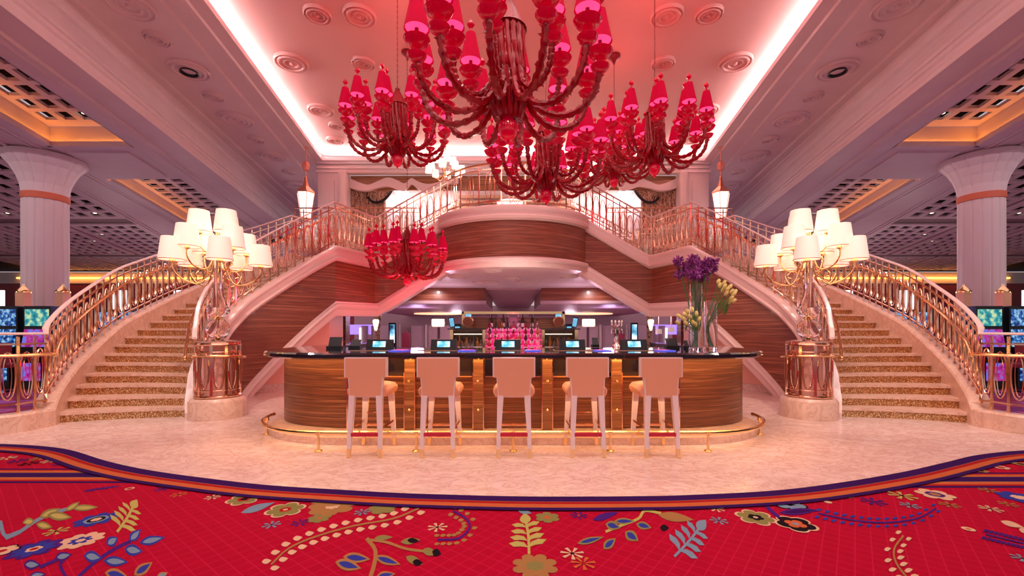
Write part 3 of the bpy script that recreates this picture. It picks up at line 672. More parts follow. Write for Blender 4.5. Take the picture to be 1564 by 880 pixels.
for s, side in ((1, 'left'), (-1, 'right')):
    st = thing('staircase', 'curved staircase with gold mosaic risers sweeping up from the %s of the bar' % side, 'staircase', (s*-6.0, 7.0, 0), world=True)
    for k in range(1, 22):
        zt = k*RH; rs = MB(); tr = MB(); n = 8
        def line(kk, inset=0):
            a, b = R_(kk), O_(kk); out = []
            for i in range(n+1):
                t = i/n; p = a.lerp(b, t); d = (R_(min(21, kk+.5))-R_(max(0, kk-.5))+O_(min(21, kk+.5))-O_(max(0, kk-.5))); d.normalize()
                out.append(p+d*(.10*math.sin(PI*t)+inset))
            return [mir(s, p) for p in out]
        f = line(k); g = line(k, .03)
        rs.add([(p.x, p.y, zt-RH) for p in f]+[(p.x, p.y, zt-.04) for p in f]+[(p.x, p.y, zt-RH) for p in g]+[(p.x, p.y, zt-.04) for p in g],
               [(i, i+1, n+2+i, n+1+i) for i in range(n)]+[(2*n+2+i, 3*n+3+i, 3*n+4+i, 2*n+3+i) for i in range(n)])
        obj('riser', rs, mosaic, st)
        f = line(k, -.025); g = line(k+1, .03) if k < 21 else [p+Vector((0, .5, 0)) for p in line(21)]
        vs = [(p.x, p.y, zt-.045) for p in f]+[(p.x, p.y, zt) for p in f]+[(p.x, p.y, zt-.045) for p in g]+[(p.x, p.y, zt) for p in g]; m1 = n+1
        tr.add(vs, [(i, i+1, m1+i+1, m1+i) for i in range(n)]+[(m1+i, m1+i+1, 3*m1+i+1, 3*m1+i) for i in range(n)]+[(i, 2*m1+i, 2*m1+i+1, i+1) for i in range(n)]+[(2*m1+i, 3*m1+i, 3*m1+i+1, 2*m1+i+1) for i in range(n)])
        obj('tread', tr, marble2, st)
    # landing and second flight
    ld = MB(); ld.prism([(s*x, y) for x, y in ((-4.43, 10.8), (-3.92, 12.3), (-3.92, 14.3), (-5.7, 14.2), (-6.45, 13.4), (-6.5, 12.6))], 3.1, ZL); obj('landing', ld, marble2, st)
    for k in range(7):
        x0 = -3.92+.315*k; zt = ZL+(k+1)*RH
        a, b = sorted((s*x0, s*(x0+.02))); obj('riser', MB().box(a, b, 12.35, 14.3, zt-RH, zt-.04), mosaic, st)
        a, b = sorted((s*(x0-.02), s*(x0+.335))); obj('tread', MB().box(a, b, 12.35, 14.3, zt-.045, zt), marble2, st)
    # slab underside
    un = MB(); ks = [0]+[11+i*.5 for i in range(21)]; vs = []
    def zlow(k): return max(0, (k-12.6)*.21)
    for k in [11+i*.5 for i in range(21)]:
        a, b = mir(s, R_(k)), mir(s, O_(k)); z = zlow(k)+.04; vs += [(a.x, a.y, z), (b.x, b.y, z)]
    un.add(vs, [(2*i, 2*i+1, 2*i+3, 2*i+2) for i in range(20)])
    un.prism([(s*x, y) for x, y in ((-4.43, 10.8), (-3.84, 12.3), (-3.84, 12.75), (-5.0, 12.75), (-5.4, 11.1))], 1.80, 1.86); un.prism([(s*x, y) for x, y in ((-4.0, 12.7), (-3.9, 14.3), (-5.7, 14.2), (-6.45, 13.4), (-6.5, 12.6))], 3.0, 3.06)
    if 0: un.hexa([(s*-3.92, 12.35, 1.82), (s*-1.7, 12.35, 3.02), (s*-1.7, 14.3, 3.02), (s*-3.92, 14.3, 1.82)], [(s*-3.92, 12.35, 1.9), (s*-1.7, 12.35, 3.09), (s*-1.7, 14.3, 3.09), (s*-3.92, 14.3, 1.9)])
    obj('soffit', un, white, st)
    # inner curb + wood wall + mouldings.   W: path with (x, y, ztop, zbottom)
    W = []
    for i in range(0, 43):
        k = i/2; p = R_(k); q = R_(min(21, k+.25)); r = R_(max(0, k-.25)); tg = (q-r).normalized(); nr = Vector((tg.y, -tg.x, 0))
        p = p+nr*.10; W.append((p.x, p.y, k*RH+.02, zlow(k)))
    W += [(-3.86, 12.2, ZL+.02, 1.80), (-3.80, 12.28, ZL+.04, 1.81)]
    for i in range(1, 8): x = -3.80+1.95*i/7; W.append((x, 12.28, ZL+.04+(ZU-ZL)*i/7, 1.81+1.20*i/7))
    # wood (stays between the two mouldings)
    wd = MB(); vs = []
    for x, y, zt, zb in W: vs += [(s*x, y, max(zt-.26, zb+.0)), (s*x, y, zb+.02)]
    n = len(W); wd.add(vs, [(2*i, 2*i+1, 2*i+3, 2*i+2) for i in range(n-1)])
    obj('wood_cladding', wd, wood, st)
    tm = MB().sweep([(s*x, y, zt) for x, y, zt, zb in W], [(a*s, b) for a, b in ((-.16, .10), (.04, .10), (.09, .07), (.10, .02), (.07, -.03), (.07, -.10), (.05, -.16), (.10, -.20), (.08, -.25), (.03, -.28), (-.02, -.28), (-.02, 0), (-.16, 0))], vertical=True)
    obj('stringer_moulding', tm, trimpink, st, smooth=True)
    bt = MB().sweep([(s*x, y, zb if i > 25 else (i/2-12.6)*.21) for i, (x, y, zt, zb) in enumerate(W) if i >= 21], [(a*s, b) for a, b in ((-.34, -.02), (.02, -.02), (.05, .03), (.05, .14), (.09, .17), (.11, .22), (.09, .28), (.03, .31), (.03, .34), (-.02, .34), (-.02, .04), (-.34, .04))], vertical=True)
    obj('soffit_moulding', bt, trimpink, st, smooth=True)
    # inner curb on the step side
    ic = MB().sweep([mir(s, R_(i/2))+Vector((0, 0, i/2*RH)) for i in range(43)], [(a*s, b) for a, b in ((-.10, -.2), (.02, -.2), (.02, .10), (-.10, .10))], vertical=True)
    obj('inner_curb', ic, trimpink, st)
    # outer curb, running down into the low plinth
    op = [Vector((-8.4, 5.2, 0)), Vector((-7.5, 5.42, 0)), Vector((-6.98, 5.75, 0)), Vector((-6.72, 6.1, 0))]
    op = catmull(op, 4)
    oc_ = [Vector((p.x, p.y, .02)) for p in op[:-1]]+[O_(i/2)+Vector((0, 0, max(.02, i/2*RH+.02))) for i in range(43)]+[Vector((-6.3, 12.9, ZL)), Vector((-6.2, 13.4, ZL)), Vector((-5.6, 14.1, ZL)), Vector((-3.9, 14.35, ZL))]
    oc_ = [mir(s, p) for p in oc_]
    cb = MB(); m_ = len(oc_); vs = []
    for i, p in enumerate(oc_):
        a = oc_[max(0, i-1)]; b = oc_[min(m_-1, i+1)]; tg = b-a; tg.z = 0; tg.normalize(); nr = Vector((-tg.y, tg.x, 0))*s
        zb = 0 if p.z < 1.3 else p.z-1.3
        if i > m_-6: zb = p.z-.3
        zt = p.z+.24
        for d, z in ((-.03, zb), (.22, zb), (.22, zt-.03), (.20, zt), (-.01, zt), (-.03, zt-.03)): q = p+nr*d; vs.append((q.x, q.y, z))
    cb.add(vs, [(i*6+k, i*6+(k+1) % 6, (i+1)*6+(k+1) % 6, (i+1)*6+k) for i in range(m_-1) for k in range(6)]+[tuple(range(6))])
    obj('outer_curb', cb, marble2, st)
    # wall below the soffit
    uw = MB(); up_ = []; hs = []
    for i in range(18):
        k = 12.6+i*.5 if i < 17 else 21; k = min(k, 21); p = R_(k); q = R_(min(21, k+.25)); r = R_(k-.25); tg = (q-r).normalized()
        up_.append(p-Vector((tg.y, -tg.x, 0))*.30); hs.append(max(.03, zlow(k)+.03))
    up_.append(Vector((-4.75, 12.2, 0))); hs.append(1.80)
    uw2 = MB(); vs = []
    for p, h in zip(up_, hs): vs += [(s*p.x, p.y, 0), (s*p.x, p.y, h)]
    uw.add(vs, [(2*i, 2*i+1, 2*i+3, 2*i+2) for i in range(len(up_)-1)])
    struct('wall_%s' % side, uw, peach)
    uw2.sweep([(s*p.x, p.y-.02, 0) for p in up_[2:]], [(-.02, 0), (.02, 0), (.02, .16), (-.02, .16)], vertical=True); struct('baseboard_%s' % side, uw2, marble)

    # railings
    outer = [p.copy() for p in [Vector((q.x, q.y, .26)) for q in op[:-1]]]
    for i in range(0, 43): outer.append(O_(i/2)+Vector((0, 0, max(0, i/2*RH)+.26)))
    off = []
    for i, p in enumerate(outer):
        a = outer[max(0, i-1)]; b = outer[min(len(outer)-1, i+1)]; tg = b-a; tg.z = 0; tg.normalize(); off.append(p+Vector((-tg.y, tg.x, 0))*.10)
    off += [Vector((-6.28, 13.0, ZL+.24)), Vector((-6.1, 13.6, ZL+.24)), Vector((-5.5, 14.2, ZL+.24)), Vector((-3.92, 14.4, ZL+.24))]
    g = []
    for i, p in enumerate(off[:46]):
        a = off[max(0, i-1)]; b = off[min(len(off)-1, i+1)]; tg = b-a; tg.z = 0; tg.normalize(); g.append(p-Vector((-tg.y, tg.x, 0))*.12)
    railing('stair_railing', 'brass railing with oval rings on the outer side of the %s staircase' % side, off, s, .20, grab=g)
    inner = [Vector((p.x, p.y, 0)) for p in [R_(i/2) for i in range(2, 43)]]
    inn = []
    for i in range(1, 43):
        k = i/2; p = R_(k); q = R_(min(21, k+.25)); r = R_(max(0, k-.25)); tg = (q-r).normalized(); inn.append(p+Vector((tg.y, -tg.x, 0))*.03+Vector((0, 0, k*RH+.10)))
    inn += [Vector((-3.95, 12.25, ZL+.12)), Vector((-3.86, 12.34, ZL+.12))]+[Vector((-3.86+2.0*i/8, 12.34, ZL+.12+(ZU-ZL)*i/8)) for i in range(1, 9)]
    g = []
    for i, p in enumerate(inn[:42]):
        a = inn[max(0, i-1)]; b = inn[min(len(inn)-1, i+1)]; tg = b-a; tg.z = 0; tg.normalize(); g.append(p-Vector((tg.y, -tg.x, 0))*.12)
    railing('stair_railing', 'brass railing above the wood wall on the bar side of the %s staircase' % side, inn, s, .19, grab=g)
    bk = [Vector((-3.92+2.1*i/8, 14.42, ZL+.12+(ZU-ZL)*i/8)) for i in range(9)]
    railing('stair_railing', 'brass railing along the rear of the upper flight on the %s' % side, bk, s, .19)
    railing('gallery_railing', 'straight brass gallery railing in front of the upper %s window' % side, [Vector((-7.5, 15.0, ZU)), Vector((-3.2, 15.0, ZU))], s, .3, topmat=gold)

    # newel pedestal with cage
    nx, ny = -4.78, 7.08
    nt = thing('newel_pedestal', 'marble drum and brass oval cage at the foot of the %s staircase' % side, 'newel post', (s*nx, ny, 0))
    b_ = MB().lathe([(.40, 0), (.40, .27), (.38, .30), (.36, .33)], (0, 0, 0), 32); obj('drum_base', b_, marble2, nt, smooth=True)
    b_ = MB().lathe([(.19, .33), (.19, 1.20)], (0, 0, 0), 28); obj('inner_core', b_, peach, nt, smooth=True)
    b_ = MB()
    for z, r_ in ((.36, .022), (1.18, .022), (.46, .012), (1.06, .012)): obj('cage_ring', MB().tube([(.31*math.cos(a), .31*math.sin(a), z) for a in [2*PI*i/28 for i in range(28)]], r_, 8, True), brass, nt, smooth=True)
    b_ = MB().tube([(.38*math.cos(a), .38*math.sin(a), .98-.03*math.sin(a)) for a in [2*PI*i/28 for i in range(29)]], .018, 8); obj('grab_rail', b_, gold, nt, smooth=True)
    for i in range(10):
        a = 2*PI*i/10; o = obj('baluster', MB().box(-.02, .02, -.01, .01, .35, 1.18), brass, nt, loc=(.31*math.cos(a), .31*math.sin(a), 0)); o.rotation_euler = (0, 0, a+PI/2)
        a += PI/10; o = obj('oval_ring', MB().tube([(.065*math.cos(q), 0, .76+.29*math.sin(q)) for q in [2*PI*j/20 for j in range(20)]], .013, 6, True), brass, nt, loc=(.31*math.cos(a), .31*math.sin(a), 0)); o.rotation_euler = (0, 0, a+PI/2)
    b_ = MB().lathe([(.30, 1.19), (.32, 1.21), (.32, 1.23), (.12, 1.25)], (0, 0, 0), 28); obj('top_plate', b_, brass, nt, smooth=True)

# ------------------------------------------------------------------ newel lamps
def scone(r0, r1, h, n=20): return MB().lathe([(r0, 0), (r1, h)], (0, 0, 0), n, False)
shw = MB(); shw.lathe([(.178, 0), (.138, .34)], (0, 0, 0), 24, False); shw.lathe([(.173, .0), (.133, .34)], (0, 0, 0), 24, False); shw = shw.mesh('shade', shadewhite, True)
blw = MB().lathe([(.02, .02), (.06, .05), (.08, .12), (.05, .2), (.01, .22)], (0, 0, 0), 14).mesh('bulb', bulbwhite, True)
trimw = MB().tube([(.178*math.cos(a), .178*math.sin(a), 0) for a in [2*PI*i/24 for i in range(24)]], .006, 5, True).mesh('shade_rim', copper)
def newel_lamp(s, side):
    z0 = 1.25
    t = thing('standing_lamp', 'glass column lamp with a cluster of cream shades on the %s newel pedestal' % side, 'lamp', (s*-4.78, 7.08, z0))
    g = MB().lathe([(.06, 0), (.09, .02), (.15, .10), (.165, .17), (.15, .25), (.09, .33), (.05, .35)], (0, 0, 0), 24); obj('glass_globe', g, glass, t, smooth=True)
    g = MB().lathe([(.05, .36), (.10, .38), (.16, .44), (.17, .48), (.13, .56), (.085, .70), (.062, .95), (.055, 1.2), (.05, 1.35)], (0, 0, 0), 24); obj('glass_column', g, glass, t, smooth=True)
    g = MB().tube([(0, 0, 0), (0, 0, 1.82)], .014, 8).lathe([(.07, .33), (.09, .345), (.07, .37)], (0, 0, 0), 20); g.lathe([(.06, 1.33), (.09, 1.36), (.05, 1.42), (.08, 1.48), (.03, 1.54), (.06, 1.62), (.025, 1.70), (.04, 1.78), (.01, 1.86)], (0, 0, 0), 16); obj('gold_spine', g, gold, t, smooth=True)
    tiers = [(3, .25, 1.70, .5*PI), (4, .44, 1.42, .33*PI), (5, .61, 1.20, .1*PI)]
    for n, R, zz, a0 in tiers:
        for i in range(n):
            a = a0+2*PI*i/n; c, d = math.cos(a)*s, math.sin(a)
            pts = catmull([(0.03*c, .03*d, 1.42), (R*.35*c, R*.35*d, zz-.28), (R*.75*c, R*.75*d, zz-.27), (R*.98*c, R*.98*d, zz-.14), (R*c, R*d, zz)], 5)
            arm = MB().tube(pts, .013, 8).lathe([(.01, -.03), (.05, 0), (.035, .03), (.02, .06)], (R*c, R*d, zz), 12)
            crl = catmull([(R*.35*c, R*.35*d, zz-.28), (R*.2*c, R*.2*d, zz-.18), (R*.36*c, R*.36*d, zz-.08), (R*.5*c, R*.5*d, zz-.17), (R*.4*c, R*.4*d, zz-.2)], 4)
            arm.tube(crl, .008, 6)
            ao = obj('lamp_arm', arm, gold, t, smooth=True)
            so = obj('lamp_shade', shw, None, t, loc=(R*c, R*d, zz+.02)); obj('bulb', blw, None, so, loc=(0, 0, 0)); obj('shade_rim', trimw, None, so, loc=(0, 0, 0))
    light('newel_lamp_light_'+side, 'POINT', (s*-4.78, 7.08, z0+1.75), 16, (1, .78, .60), radius=.35)
newel_lamp(1, 'left'); newel_lamp(-1, 'right')

# ------------------------------------------------------------------ balcony
bt = thing('balcony', 'curved wood-clad balcony with pink mouldings arching over the bar', 'balcony', (0, 12.3, 3.0), world=True)
bm_ = MB(); n = len(arc); vs = []
for p in arc: vs += [(p.x, p.y, 4.22), (p.x, p.y, 3.10)]
bm_.add(vs, [(2*i, 2*i+1, 2*i+3, 2*i+2) for i in range(n-1)]); obj('wood_cladding', bm_, wood, bt, smooth=True)
PR = [(-.10, .10), (.06, .10), (.12, .06), (.12, 0), (.08, -.05), (.07, -.14), (.12, -.18), (.10, -.24), (.03, -.28), (-.02, -.28), (-.02, 0), (-.10, 0)]
obj('top_moulding', MB().sweep([(p.x, p.y, ZU) for p in arc], PR, vertical=True), trimpink, bt, smooth=True)
obj('bottom_moulding', MB().sweep([(p.x, p.y, 3.02) for p in arc], [(-.34, -.02), (.04, -.02), (.06, .04), (.06, .10), (.10, .13), (.11, .18), (.09, .22), (.03, .25), (-.02, .25), (-.02, .03), (-.34, .03)], vertical=True), trimpink, bt, smooth=True)
rp = [Vector((p.x*.96, p.y+.06, ZU+.10)) for p in arc[1:-1]]
railing('balcony_railing', 'brass railing with paired ovals round the curved balcony', rp, 1, .62, big=True, topmat=gold)
ud = MB(); ud.prism([(p.x, p.y) for p in arc]+[(2.02, 12.42), (4.6, 12.42), (4.6, 17.8), (-4.6, 17.8), (-4.6, 12.42), (-2.02, 12.42)], 3.10, 3.14); 
uc = struct('ceiling', ud, white)
for x, y, r in ((752, 411, .3), (783, 424, .24), (700, 421, .34), (742, 431, .5), (806, 431, .5), (662, 425, .3), (868, 421, .34), (905, 424, .3)):
    p = UZ(x, y, 3.1); g = MB().lathe([(r, 0), (r, -.04), (r*.85, -.07), (r*.78, -.03), (r*.5, -.03), (r*.42, -.07), (r*.1, -.05), (.001, -.05)], (p.x, p.y, 3.105), 28, False); obj('ceiling_medallion', g, white, uc, smooth=True)

# ------------------------------------------------------------------ room behind the bar
for s, side in ((1, 'left'), (-1, 'right')):
    f = MB(); f.box(*sorted((s*-8.0, s*-1.12)), 17.8, 17.95, 2.56, 3.14); f.box(*sorted((s*-1.22, s*-1.12)), 17.95, 23.5, 2.5, 3.14); struct('trim_%d' % (2 if s > 0 else 3), f, wood)
    f = MB(); f.box(*sorted((s*-8.0, s*-1.1)), 17.74, 17.8, 2.46, 2.58); f.box(*sorted((s*-8.0, s*-1.15)), 17.8, 33, 2.44, 2.5); struct('ceiling', f, mauve)
    f = MB()
    for x0, x1 in ((609, 612), (649, 652.5)):
        a, b = U(x0, 500, 31).x, U(x1, 500, 31).x; f.box(*sorted((s*a, s*b)), 31, 31.1, 0, 1.75)
    struct('trim_%d' % (4 if s > 0 else 5), f, white)
    f = MB()
    for x0, x1 in ((628, 648), (654, 668), (672, 690), (580, 594), (600, 608)):
        a, b = U(x0, 500, 31.5).x, U(x1, 500, 31.5).x; f.box(*sorted((s*a, s*b)), 31.5, 31.8, 0, 1.68)
    struct('wall_back', f, lilac)
    f = MB(); a, b = U(517, 0, 15.5).x, U(528, 0, 15.5).x; f.box(*sorted((s*a, s*b)), 15.5, 15.9, 0, 2.5); struct('trim_%d' % (6 if s > 0 else 7), f, wood)
    f = MB(); a, b = U(470, 0, 15.0).x, U(517, 0, 15.0).x; f.box(*sorted((s*a, s*b)), 15.0, 15.4, 0, 3.0); struct('wall_%s' % side, f, white)
    # violet light in the hall, put into a glowing panel
    f = MB(); a, b = U(529, 0, 25).x, U(573, 0, 25).x; z1, z0 = U(0, 496, 25).z, U(0, 511, 25).z; f.box(*sorted((s*a, s*b)), 25, 25.1, z0, z1)
    pf = MB()
    for x0, x1 in ((552, 560), (567, 570)):
        pf.box(*sorted((s*U(x0, 0, 24.3).x, s*U(x1, 0, 24.3).x)), 24.3, 24.6, 0, 1.62)
    struct('wall_back', pf, mauve)
    wp_ = MB().box(*sorted((s*U(548.5, 0, 24.2).x, s*U(551.5, 0, 24.2).x)), 24.2, 24.25, .3, 1.5); tag(obj('light_post', wp_, lightpanel), 'narrow white lit post in the violet hall past the bar on the %s' % side, 'light')
    o = obj('hall_glow', f, violetpanel); tag(o, 'violet glow panel standing in for the lit hall past the bar on the %s' % side, 'glow panel')
    f = MB(); a, b = U(614, 0, 21).x, U(626, 0, 21).x; xm = (a+b)/2; z1 = U(0, 507, 21).z
    f.plate([(s*a, 0), (s*b, 0), (s*b, z1-.08), (s*(xm+.12), z1-.06), (s*xm, z1+.04), (s*(xm-.12), z1-.06), (s*a, z1-.08)], 21, 21.1); o = obj('arched_door', f, redwall); tag(o, 'dark arched door panel behind the bar on the %s' % side, 'door')
    # tall advert display
    D = 15.0; a, b = U(593.5, 0, D).x, U(604.5, 0, D).x; z1, z0 = U(0, 493, D).z, U(0, 524, D).z
    dt = thing('display_screen', 'tall lit advert screen on a stand behind the %s of the bar' % side, 'screen', (s*(a+b)/2, D, 0), world=True)
    obj('casing', MB().box(*sorted((s*a, s*b)), D, D+.12, 0, z1), blackmat, dt)
    o = obj('screen', MB().box(*sorted((s*(a+.04), s*(b-.04))), D-.01, D, z0, z1-.06), scr_ad, dt)
    # dark drape
    dm = MB(); a, b = U(574, 0, 15.6).x, U(579, 0, 15.6).x
    for i in range(6): q = a+(b-a)*i/5; dm.tube([(s*q, 15.6, .02), (s*q, 15.6, 1.2), (s*(q+.02), 15.6, 2.4)], .05, 7, rs=[.06, .03, .06])
    o = obj('tied_curtain', dm, drape); tag(o, 'dark tied curtain beside the hall opening on the %s' % side, 'curtain')
    # wall lantern hanging
    D = 13.5; p = U(574, 0, D)
    lt = thing('hanging_lantern', 'tapered white lantern hanging in the hall behind the bar on the %s' % side, 'lantern', (s*p.x, D, U(0, 505, D).z))
    z1 = U(0, 488, D).z-U(0, 505, D).z
    obj('lantern_glass', MB().lathe([(.035, 0), (.10, z1-.05), (.07, z1)], (0, 0, 0), 6), bulbwhite, lt); obj('lantern_rod', MB().tube([(0, 0, z1), (0, 0, 3.0-lt.location.z)], .008, 6), gold, lt)
    # crystal drum chandelier under a lit dome
    D = 28.0; p = U(669, 0, D)
    ct = thing('drum_chandelier', 'small crystal drum chandelier in a lit dome behind the bar, %s one' % side, 'chandelier', (s*p.x, D, U(0, 499, D).z))
    obj('crystal_drum', MB().lathe([(.33, 0), (.40, .08), (.40, .44), (.34, .48)], (0, 0, 0), 20), bulbwhite, ct)
    g = MB()
    for i in range(20):
        a = 2*PI*i/20; g.tube([(.41*math.cos(a), .41*math.sin(a), 0), (.41*math.cos(a), .41*math.sin(a), .48)], .014, 5)
    obj('crystal_rod', g, gold, ct); obj('rod', MB().tube([(0, 0, .48), (0, 0, 2.44-ct.location.z)], .01, 6), gold, ct)
    obj('dome', MB().lathe([(1.5, 2.43-ct.location.z), (1.5, 2.38-ct.location.z), (1.35, 2.41-ct.location.z), (.4, 2.425-ct.location.z), (.01, 2.425-ct.location.z)], (0, 0, 0), 28), mat('lit_dome_'+side, (1, .8, .5), .5, emis=(1, .62, .34), es=1.1), ct, smooth=True)
    light('back_glow_'+side, 'POINT', (s*-2.5, 16.5, 2.1), 30, (1, .62, .85), radius=.3)
    light('back_glow2_'+side, 'POINT', (s*-4.5, 20.5, 2.0), 50, (.75, .5, 1), radius=.3)
    light('back_glow3_'+side, 'POINT', (s*-3.5, 27, 1.9), 90, (1, .72, .9), radius=.3)
    light('fascia_spot_'+side, 'SPOT', (s*-3.2, 16.9, 3.0), 60, (1, .85, .85), radius=.05, spot=math.radians(120), rot=(math.radians(35), 0, 0))
f = MB(); f.box(-1.2, 1.2, 17.8, 33, 3.04, 3.1); struct('ceiling', f, mauve)
f = MB(); f.box(-12, 12, 33, 33.2, 0, 3.2); struct('wall_back', f, mauve)
for i, (x, y) in enumerate(((1002, 498), (1019, 495))):
    D = 20.0; p = U(x*1.0+ (4 if i == 0 else 6), y+12, D)
    ct = thing('drum_pendant', 'small white drum pendant in the hall right of the bar, %s one' % ('nearer the bar' if i == 0 else 'farther right'), 'pendant lamp', tuple(p))
    obj('drum_shade', MB().lathe([(.15, 0), (.13, .22)], (0, 0, 0), 16), shadewhite, ct); obj('rod', MB().tube([(0, 0, .22), (0, 0, 2.44-p.z)], .01, 6), gold, ct)

# ------------------------------------------------------------------ bar counter
def upath(xs, yf, a, b, back=None, n=12):
    """front line at yf, rounded ends, optional straight sides back to y=back; left to right"""
    cy = yf+b; P = []
    if back: P.append((-xs-a, back))
    for i in range(n+1):
        t = PI/2*i/n; P.append((-xs-a*math.cos(t), cy-b*math.sin(t)))
    for i in range(1, 8): P.append((-xs+2*xs*i/8, yf))
    for i in range(n+1):
        t = PI/2*(1-i/n); P.append((xs+a*math.cos(t), cy-b*math.sin(t)))
    if back: P.append((xs+a, back))
    return P
YB = 9.3; ZT = 1.135
bar = thing('bar_counter', 'long rounded bar counter with striped wood front and black stone top', 'bar counter', (0, 6.4, 0), world=True)
wp = upath(2.1, 5.85, 1.36, .9, YB)
m = MB(); vs = []
for x, y in wp: vs += [(x, y, .1), (x, y, ZT-.09)]
N = len(wp); m.add(vs, [(2*i, 2*i+1, 2*i+3, 2*i+2) for i in range(N-1)]); vs2 = [(x*.98, y+.06, z) for x, y, z in vs]; m.add(vs2, [(2*i, 2*i+1, 2*i+3, 2*i+2) for i in range(N-1)])
obj('wood_front', m, woodbar, bar, smooth=True)
co_ = upath(2.1, 5.2, 1.40, 1.2, YB); ci = upath(1.9, 6.75, 1.0, .4, YB)
m = MB(); n1, n2 = len(co_), len(ci); assert n1 == n2
prof = []
vs = []
for (x, y), (x2, y2) in zip(co_, ci):
    d = Vector((x-x2, y-y2, 0)).normalized()
    vs += [(x-d.x*.03, y-d.y*.03, ZT), (x, y, ZT-.02), (x, y, ZT-.06), (x-d.x*.06, y-d.y*.06, ZT-.08), (x2, y2, ZT-.08), (x2, y2, ZT)]
m.add(vs, [(i*6+k, i*6+(k+1) % 6, (i+1)*6+(k+1) % 6, (i+1)*6+k) for i in range(n1-1) for k in range(6)]+[tuple(range(6)), tuple((n1-1)*6+k for k in range(6))])
obj('countertop', m, blackgloss, bar)
m = MB().sweep([(x, y, ZT-.11) for x, y in [(p[0]*1.004, p[1]-.13) for p in wp[1:-1]]], [(-.012, 0), (.012, 0), (.012, .02), (-.012, .02)], vertical=True); obj('led_strip', m, ledwarm, bar)
pp = upath(2.1, 5.33, 1.42, 1.2, YB); m = MB(); m.prism(pp, .0, .095); obj('plinth', m, marble2, bar)
for i, xc in enumerate((627, 731, 835.5, 940.5)):
    X = (xc-784)/F*5.8; pt = MB().box(X-.065, X+.065, 5.74, 5.85, .1, ZT-.09); po = obj('pilaster', pt, woodgold, bar)
    k = MB()
    for z in (.72, .34): k.lathe([(.001, 0), (.018, 0), (.02, .012), (.001, .014)], (0, 0, 0), 12)
    kk = MB()
    for z in (.74, .36): kk.ball((X, 5.73, z), .02, 10, 6)
    obj('brass_stud', kk, gold, po); e = MB(); e.box(X-.075, X-.065, 5.735, 5.85, .1, .85); e.box(X+.065, X+.075, 5.735, 5.85, .1, .85); obj('brass_edge', e, brass, po)
for x0, x1 in ((530, 618), (636, 722), (740, 827), (844, 932), (949, 1038)):
    a, b = (x0-784)/F*5.8+.01, (x1-784)/F*5.8-.01
    po = obj('black_inset', MB().box(a, b, 5.8, 5.85, .80, ZT-.09), blackgloss, bar); obj('brass_line', MB().box(a, b, 5.79, 5.85, .785, .80), gold, bar)
for xx in (530, 1038):
    X = (xx-784)/F*5.8; obj('brass_seam', MB().box(X-.008, X+.008, 5.80, 5.86, .1, .80), brass, bar)
fr = upath(2.15, 5.05, 1.24, 1.15)
m = MB().tube([(x, y, .22) for x, y in fr], .024, 8); ro = obj('foot_rail', m, gold, bar, smooth=True)
for x, y in [(-3.30, 5.85), (-2.25, 5.05), (-1.12, 5.05), (0, 5.05), (1.12, 5.05), (2.25, 5.05), (3.30, 5.85)]:
    obj('rail_post', MB().lathe([(.045, .007), (.045, .02), (.018, .03), (.014, .18), (.03, .20), (.03, .24)], (x, y, 0), 12), gold, ro)
for s in (-1, 1): light('under_counter_%d' % s, 'AREA', (s*1.8, 5.55, ZT-.10), 16, (1, .5, .18), size=3.4, sy=.08)
light('plinth_glow', 'AREA', (0, 5.2, .55), 8, (1, .66, .32), size=6, sy=.3)

